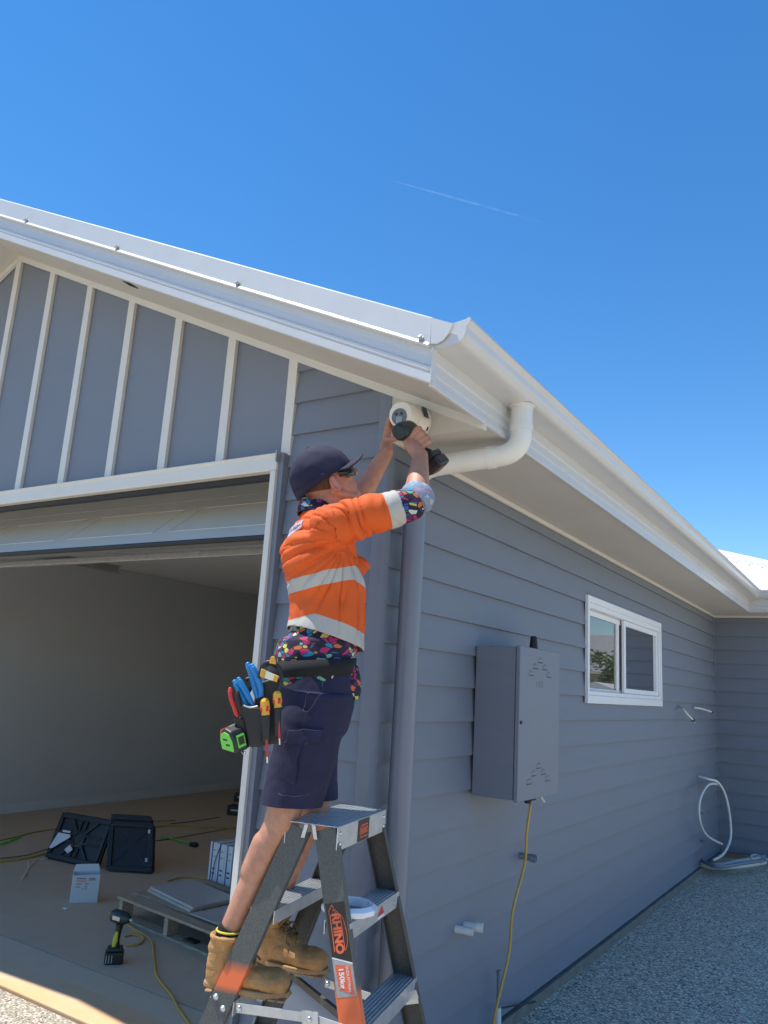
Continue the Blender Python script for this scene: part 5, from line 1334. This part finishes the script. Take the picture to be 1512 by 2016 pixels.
def tilebox(label, o, u, v, w_, d, h, lean=0.0):
    o = V(o); t_ = thing('tile_carton', label, 'carton', o, 'strapped tile cartons on the pallet'); f = (o, u, v, Z)
    bm = B(); box(bm, 0, w_, 0, d, 0, h, f=f); part('carton', bm, M['carton'], t_, bevel=.003)
    for x in ((w_*.35,) if w_ < .13 else (w_*.25, w_*.75)):
        bm = B(); box(bm, x-.007, x+.007, -.0012, d+.0012, -.0, h+.0012, f=f); part('strap', bm, M['strap'], t_)
    for z in (.30, .18, .78, .62):
        bm = B(); box(bm, w_*.5, w_*.85, -.0006, .0, h*z, h*(z+.045), f=f); part('print_line', bm, M['ink'] if z < .5 else M['galv'], t_)
    return t_
u = (V((-2.37, 1.89, 0))-V((-2.62, 1.93, 0))).normalized(); v = V((-u.y, u.x, 0))
cb0 = at(408, 1731, 'z', .142)
for i in range(3): tilebox(('white tile carton standing on the pallet, furthest left of the cartons', 'white tile carton standing in the middle of the row on the pallet', 'white tile carton standing at the right end of the row on the pallet')[i], cb0+u*(i*.088)-v*(i*.0), u, v, .085, .34, .262)
cb1 = at(452, 1768, 'z', .142)
tilebox('white tile carton half hidden behind the door jamb, bottom of the stack', cb1, u, v, .20, .3, .255)
tilebox('white tile carton half hidden behind the door jamb, top of the stack', cb1+Z*.258+v*.01, u, v, .20, .3, .255)
bm = B(); P0 = cb0+u*.13-v*.004+Z*.262; tube(bm, spline([P0, P0-Z*.12-u*.05-v*.004, cb0+u*.055-v*.006, cb0+u*.05-v*.03]), .003, 6); tag(part('loose_strap', bm, M['strap'], loc=P0, smooth=True), 'loose dark strap hanging down the front of the tile cartons', 'strap')
# impact driver standing on the floor
dbp = V((-2.06, .665, 0))
idr = thing('impact_driver', 'black cordless impact driver with yellow grip standing on its battery on the floor', 'drill', dbp)
vd = (CAM-dbp); vd.z = 0; vd.normalize(); vs = Z.cross(vd)
f = (dbp, vs, vd, Z)
bm = B(); box(bm, -.052, .050, -.045, .04, 0, .062, f=f); bt = part('battery', bm, M['black'], idr, bevel=.010, segs=3)
for x in (-.045, -.03, -.015):
    bm = B(); box(bm, x, x+.005, .0402, .042, .01, .05, f=f); part('battery_mark', bm, M['galv'], bt)
bm = B(); box(bm, -.044, .042, -.040, .035, .063, .082, f=f); part('base', bm, M['teal'], idr, bevel=.008)
bm = B(); loft(bm, [(dbp+Z*.080, vs, .026, vd, .022), (dbp+Z*.11-vs*.0, vs, .018, vd, .020), (dbp+vs*.006+Z*.165, vs, .017, vd, .019), (dbp+vs*.010+Z*.20, vs, .022, vd, .022)], 20, 2.3); part('handle', bm, M['black'], idr, smooth=40)
bm = B(); loft(bm, [(dbp-vs*.008+vd*.012+Z*.088, vs, .012, vd, .010), (dbp-vs*.004+vd*.012+Z*.12, vs, .016, vd, .0105), (dbp+vd*.012+Z*.165, vs, .008, vd, .009)], 16, 2.2); part('grip_insert', bm, M['limey'] if 'limey' in M else mat('lime_yellow_rubber', (.55, .55, .04), .5), idr, smooth=40)
hd_ = (vs*.75+vd*.55-Z*.06).normalized(); ho = dbp+vs*.008+Z*.235; h2 = Z.cross(hd_).normalized(); h3 = hd_.cross(h2)
bm = B(); loft(bm, [(ho-hd_*.060, h2, .020, h3, .024), (ho-hd_*.045, h2, .031, h3, .034), (ho+hd_*.01, h2, .032, h3, .036), (ho+hd_*.045, h2, .027, h3, .028), (ho+hd_*.062, h2, .016, h3, .016)], 20, 2.3); part('housing', bm, M['teal'], idr, smooth=40)
bm = B(); tube(bm, [ho+hd_*.06, ho+hd_*.085], .008, 10); part('collet', bm, M['galv'], idr, smooth=40)
bm = B(); box(bm, -.03, .02, -.012, .010, .030, .034, f=(ho, hd_, h3, -h2)); part('badge', bm, M['galv'], idr, bevel=.001)
# cords on the floor
def cord(label, pts, r=.006, m_='orangecord', name='extension_cord', cat='cord', z=.007):
    P_ = [at(x, y, 'z', z) for x, y in pts]; bm = B(); tube(bm, spline(P_, 8), r, 8)
    return tag(part(name, bm, M[m_], loc=P_[0], smooth=True), label, cat)
c1 = cord('yellow extension cord running from behind the impact driver across the apron', [(213, 1797), (226, 1801), (240, 1812), (262, 1828), (285, 1841), (299, 1856), (303, 1880), (307, 1915), (318, 1936), (338, 1960), (350, 1984), (365, 2005), (385, 2034)], .0068)
cord('loop of yellow cord lying beside the impact driver', [(245, 1843), (262, 1840), (280, 1845), (281, 1853), (268, 1860), (248, 1861)], .0062)
cord('upper yellow cord along the left wall of the garage', [(-30, 1660), (30, 1648), (60, 1640), (110, 1632), (200, 1622), (345, 1615)], .006, 'yellowcord')
cord('lower yellow cord bundle behind the labelled tray', [(-30, 1700), (40, 1692), (90, 1681), (180, 1660), (310, 1628), (400, 1630), (470, 1633)], .012, 'yellowcord')
cord('thin red brown cord crossing the floor behind the trays', [(-20, 1692), (50, 1684), (120, 1668), (300, 1656), (400, 1640), (470, 1628)], .004, 'lace')
cord('green hose lying at the far left of the garage floor', [(-30, 1668), (5, 1661), (30, 1652), (40, 1648)], .010, 'greenhose' if 'greenhose' in M else 'limegreen')
cord('thin dark cord at the back right of the garage floor', [(335, 1622), (380, 1617), (432, 1609)], .004, 'rubber')
cord('orange cord lying behind the stone tile', [(330, 1735), (352, 1728), (380, 1727), (405, 1731)], .006)
wc = cord('thin white cable trailing left from the labelled tray', [(88, 1692), (72, 1694), (57, 1708), (48, 1722), (42, 1733), (52, 1718), (56, 1706), (55, 1696)], .004, 'pvc', 'white_cable', 'cable')
gl_ = thing('cutting_tool', 'lime handled tool lying on the floor right of the trays', 'tool', at(350, 1655, 'z', .01))
bm = B(); tube(bm, [at(318, 1646, 'z', .012), at(378, 1662, 'z', .012)], .008, 8); part('handle', bm, M['limegreen'], gl_, smooth=True)
bm = B(); lathe(bm, [(-.05, 0), (-.04, .02), (.03, .026), (.05, .01), (.05, 0)], at(382, 1663, 'z', .02), (1, .2, 0), 10); part('head', bm, M['rubber'], gl_, smooth=40)
a = at(378, 1860, 'z', 0); bm = B(); prism(bm, [(-.055, -.03), (.045, -.035), (.05, .02), (-.05, .03)], (a, V((1, 0, 0)), V((0, 1, 0)), Z), 0, .03)
tag(part('plastic_wedge', bm, M['rubber'], loc=a, bevel=.005), 'black plastic wedge on the floor in front of the pallet', 'wedge')
for (px, py, lab, sc) in ((466, 1604, 'black tool case on the floor by the jamb, nearer one', 1.0), (478, 1578, 'black tool case on the floor by the jamb, further one', 1.0)):
    a = at(px, py, 'z', 0); t_ = thing('tool_case', lab, 'case', a)
    bm = B(); box(bm, -.10, .16, -.08, .08, 0, .11, f=(a, V((.9, .4, 0)).normalized(), V((-.4, .9, 0)).normalized(), Z)); part('shell', bm, M['black'], t_, bevel=.012)
    bm = B(); box(bm, -.05, .05, -.083, -.08, .05, .07, f=(a, V((.9, .4, 0)).normalized(), V((-.4, .9, 0)).normalized(), Z)); part('latch', bm, M['galv'], t_)
bm = B()
for (px, py) in ((128, 1791), (216, 1800)):
    a = at(px, py, 'z', .0)
a = at(128, 1791, 'z', 0); bm = B(); ellipsoid(bm, a+Z*.008, ((1, 0, 0), (0, 1, 0), (0, 0, 1)), (.025, .012, .008), 10, 6); tag(part('paper_scrap', bm, M['carton'], loc=a), 'small scrap of paper on the floor near the white box', 'scrap')

# ------------------------------------------------------------------ neighbours seen mirrored in the window
nb = thing('neighbour_house', 'low neighbouring house with grey roof, seen mirrored in the window', 'house', (7, 28, 0))
bm = B(); box(bm, 4.4, 15, 26, 34, -.03, 2.5); part('wall', bm, mat('neighbour_wall', (.4, .38, .35), .7), nb)
for x in (6, 9, 12):
    bm = B(); box(bm, x, x+1.4, 25.96, 26.0, 1.0, 2.1); part('window', bm, M['shade'], nb)
bm = B(); prism(bm, [(0, 0), (12.0, 0), (8.5, 2.0), (3.2, 2.0)], (V((3.8, 25.5, 2.5)), V((1, 0, 0)), V((0, .9, .9)).normalized(), V((0, -1, 1)).normalized()), 0, .05); part('roof', bm, mat('neighbour_roof', (.40, .41, .42), .6), nb)
bm = B(); prism(bm, [(0, 0), (0, 2.0), (2.6, 2.0)], (V((3.8, 25.5, 2.5)), V((0, 1, 0)), V((0, 0, 1)), V((1, 0, 0))), 0, .05); part('gable_end', bm, M['white'], nb)
shd = thing('garden_shed', 'small white metal shed seen mirrored low in the window', 'shed', (3.6, 15, 0))
bm = B(); box(bm, 2.6, 4.6, 14.4, 16, -.03, 1.62); part('wall', bm, M['roof'], shd)
bm = B(); prism(bm, [(-.15, 1.6), (2.15, 1.6), (1.0, 1.95)], (V((2.6, 16.1, 0)), V((1, 0, 0)), Z, V((0, -1, 0))), 0, 1.85); part('roof', bm, M['roof'], shd)
def tree(x, y, h, r, label):
    t_ = thing('garden_tree', label, 'tree', (x, y, 0))
    bm = B(); tube(bm, [(x, y, -.05), (x+.04, y, h*.3), (x-.03, y+.05, h*.6)], [.10, .08, .04], 10)
    for k in range(7):
        a = k*2.4; tube(bm, [(x, y, h*(.25+.05*k)), (x+math.cos(a)*r*.6, y+math.sin(a)*r*.6, h*(.45+.06*k))], [.04, .015], 6)
    part('trunk', bm, M['bark'], t_, smooth=True)
    bm = B(); rnd = random.Random(3)
    cl = [(rnd.gauss(0, .42)*r, rnd.gauss(0, .42)*r, h*(.55+rnd.gauss(0, .16))) for _ in range(40)]
    for c in cl:
        for _ in range(120):
            p = V((x+c[0]+rnd.gauss(0, .13), y+c[1]+rnd.gauss(0, .13), c[2]+rnd.gauss(0, .12)))
            if p.z > h: continue
            d = V((rnd.gauss(0, 1), rnd.gauss(0, 1), rnd.gauss(0, 1))).normalized(); u_, v_ = perp(d); s = .06
            bm.faces.new([bm.verts.new(p+u_*s), bm.verts.new(p+v_*s*.5), bm.verts.new(p-u_*s), bm.verts.new(p-v_*s*.5)])
    part('crown', bm, M['tree'], t_, recalc=False)
tree(4.0, 16.8, 2.75, 1.0, 'bushy green tree seen mirrored in the window')
# contrail: long thin trail of cloud very high up
m = M['cloud'] = bpy.data.materials.new('thin_cloud'); m.use_nodes = True; N, L = nodes(m); b = N['Principled BSDF']; b.inputs['Base Color'].default_value = (.9, .9, .92, 1); b.inputs['Roughness'].default_value = 1
p, P = pos(m); n1 = nz(m, P, .012, 4); al = ((n1*1.6-.50)*.075).max(0.0); L.new(al.s, b.inputs['Alpha']); b.inputs['Subsurface Weight'].default_value = 0
tl_ = N.new('ShaderNodeBsdfTranslucent'); tl_.inputs[0].default_value = (.95, .95, .95, 1); tp_ = N.new('ShaderNodeBsdfTransparent'); mx_ = N.new('ShaderNodeMixShader'); L.new(al.s, mx_.inputs[0]); L.new(tp_.outputs[0], mx_.inputs[1]); L.new(tl_.outputs[0], mx_.inputs[2]); L.new(mx_.outputs[0], N['Material Output'].inputs[0])
a = CAM+ray(770, 355).normalized()*5000; b_ = CAM+ray(1065, 437).normalized()*5000
bm = B(); tube(bm, [a+(b_-a)*(k/16) for k in range(17)], [1+6*math.sin(math.pi*k/16) for k in range(17)], 10)
tag(part('contrail', bm, m, loc=a, smooth=True), 'faint thin white aircraft trail across the blue sky', 'contrail')
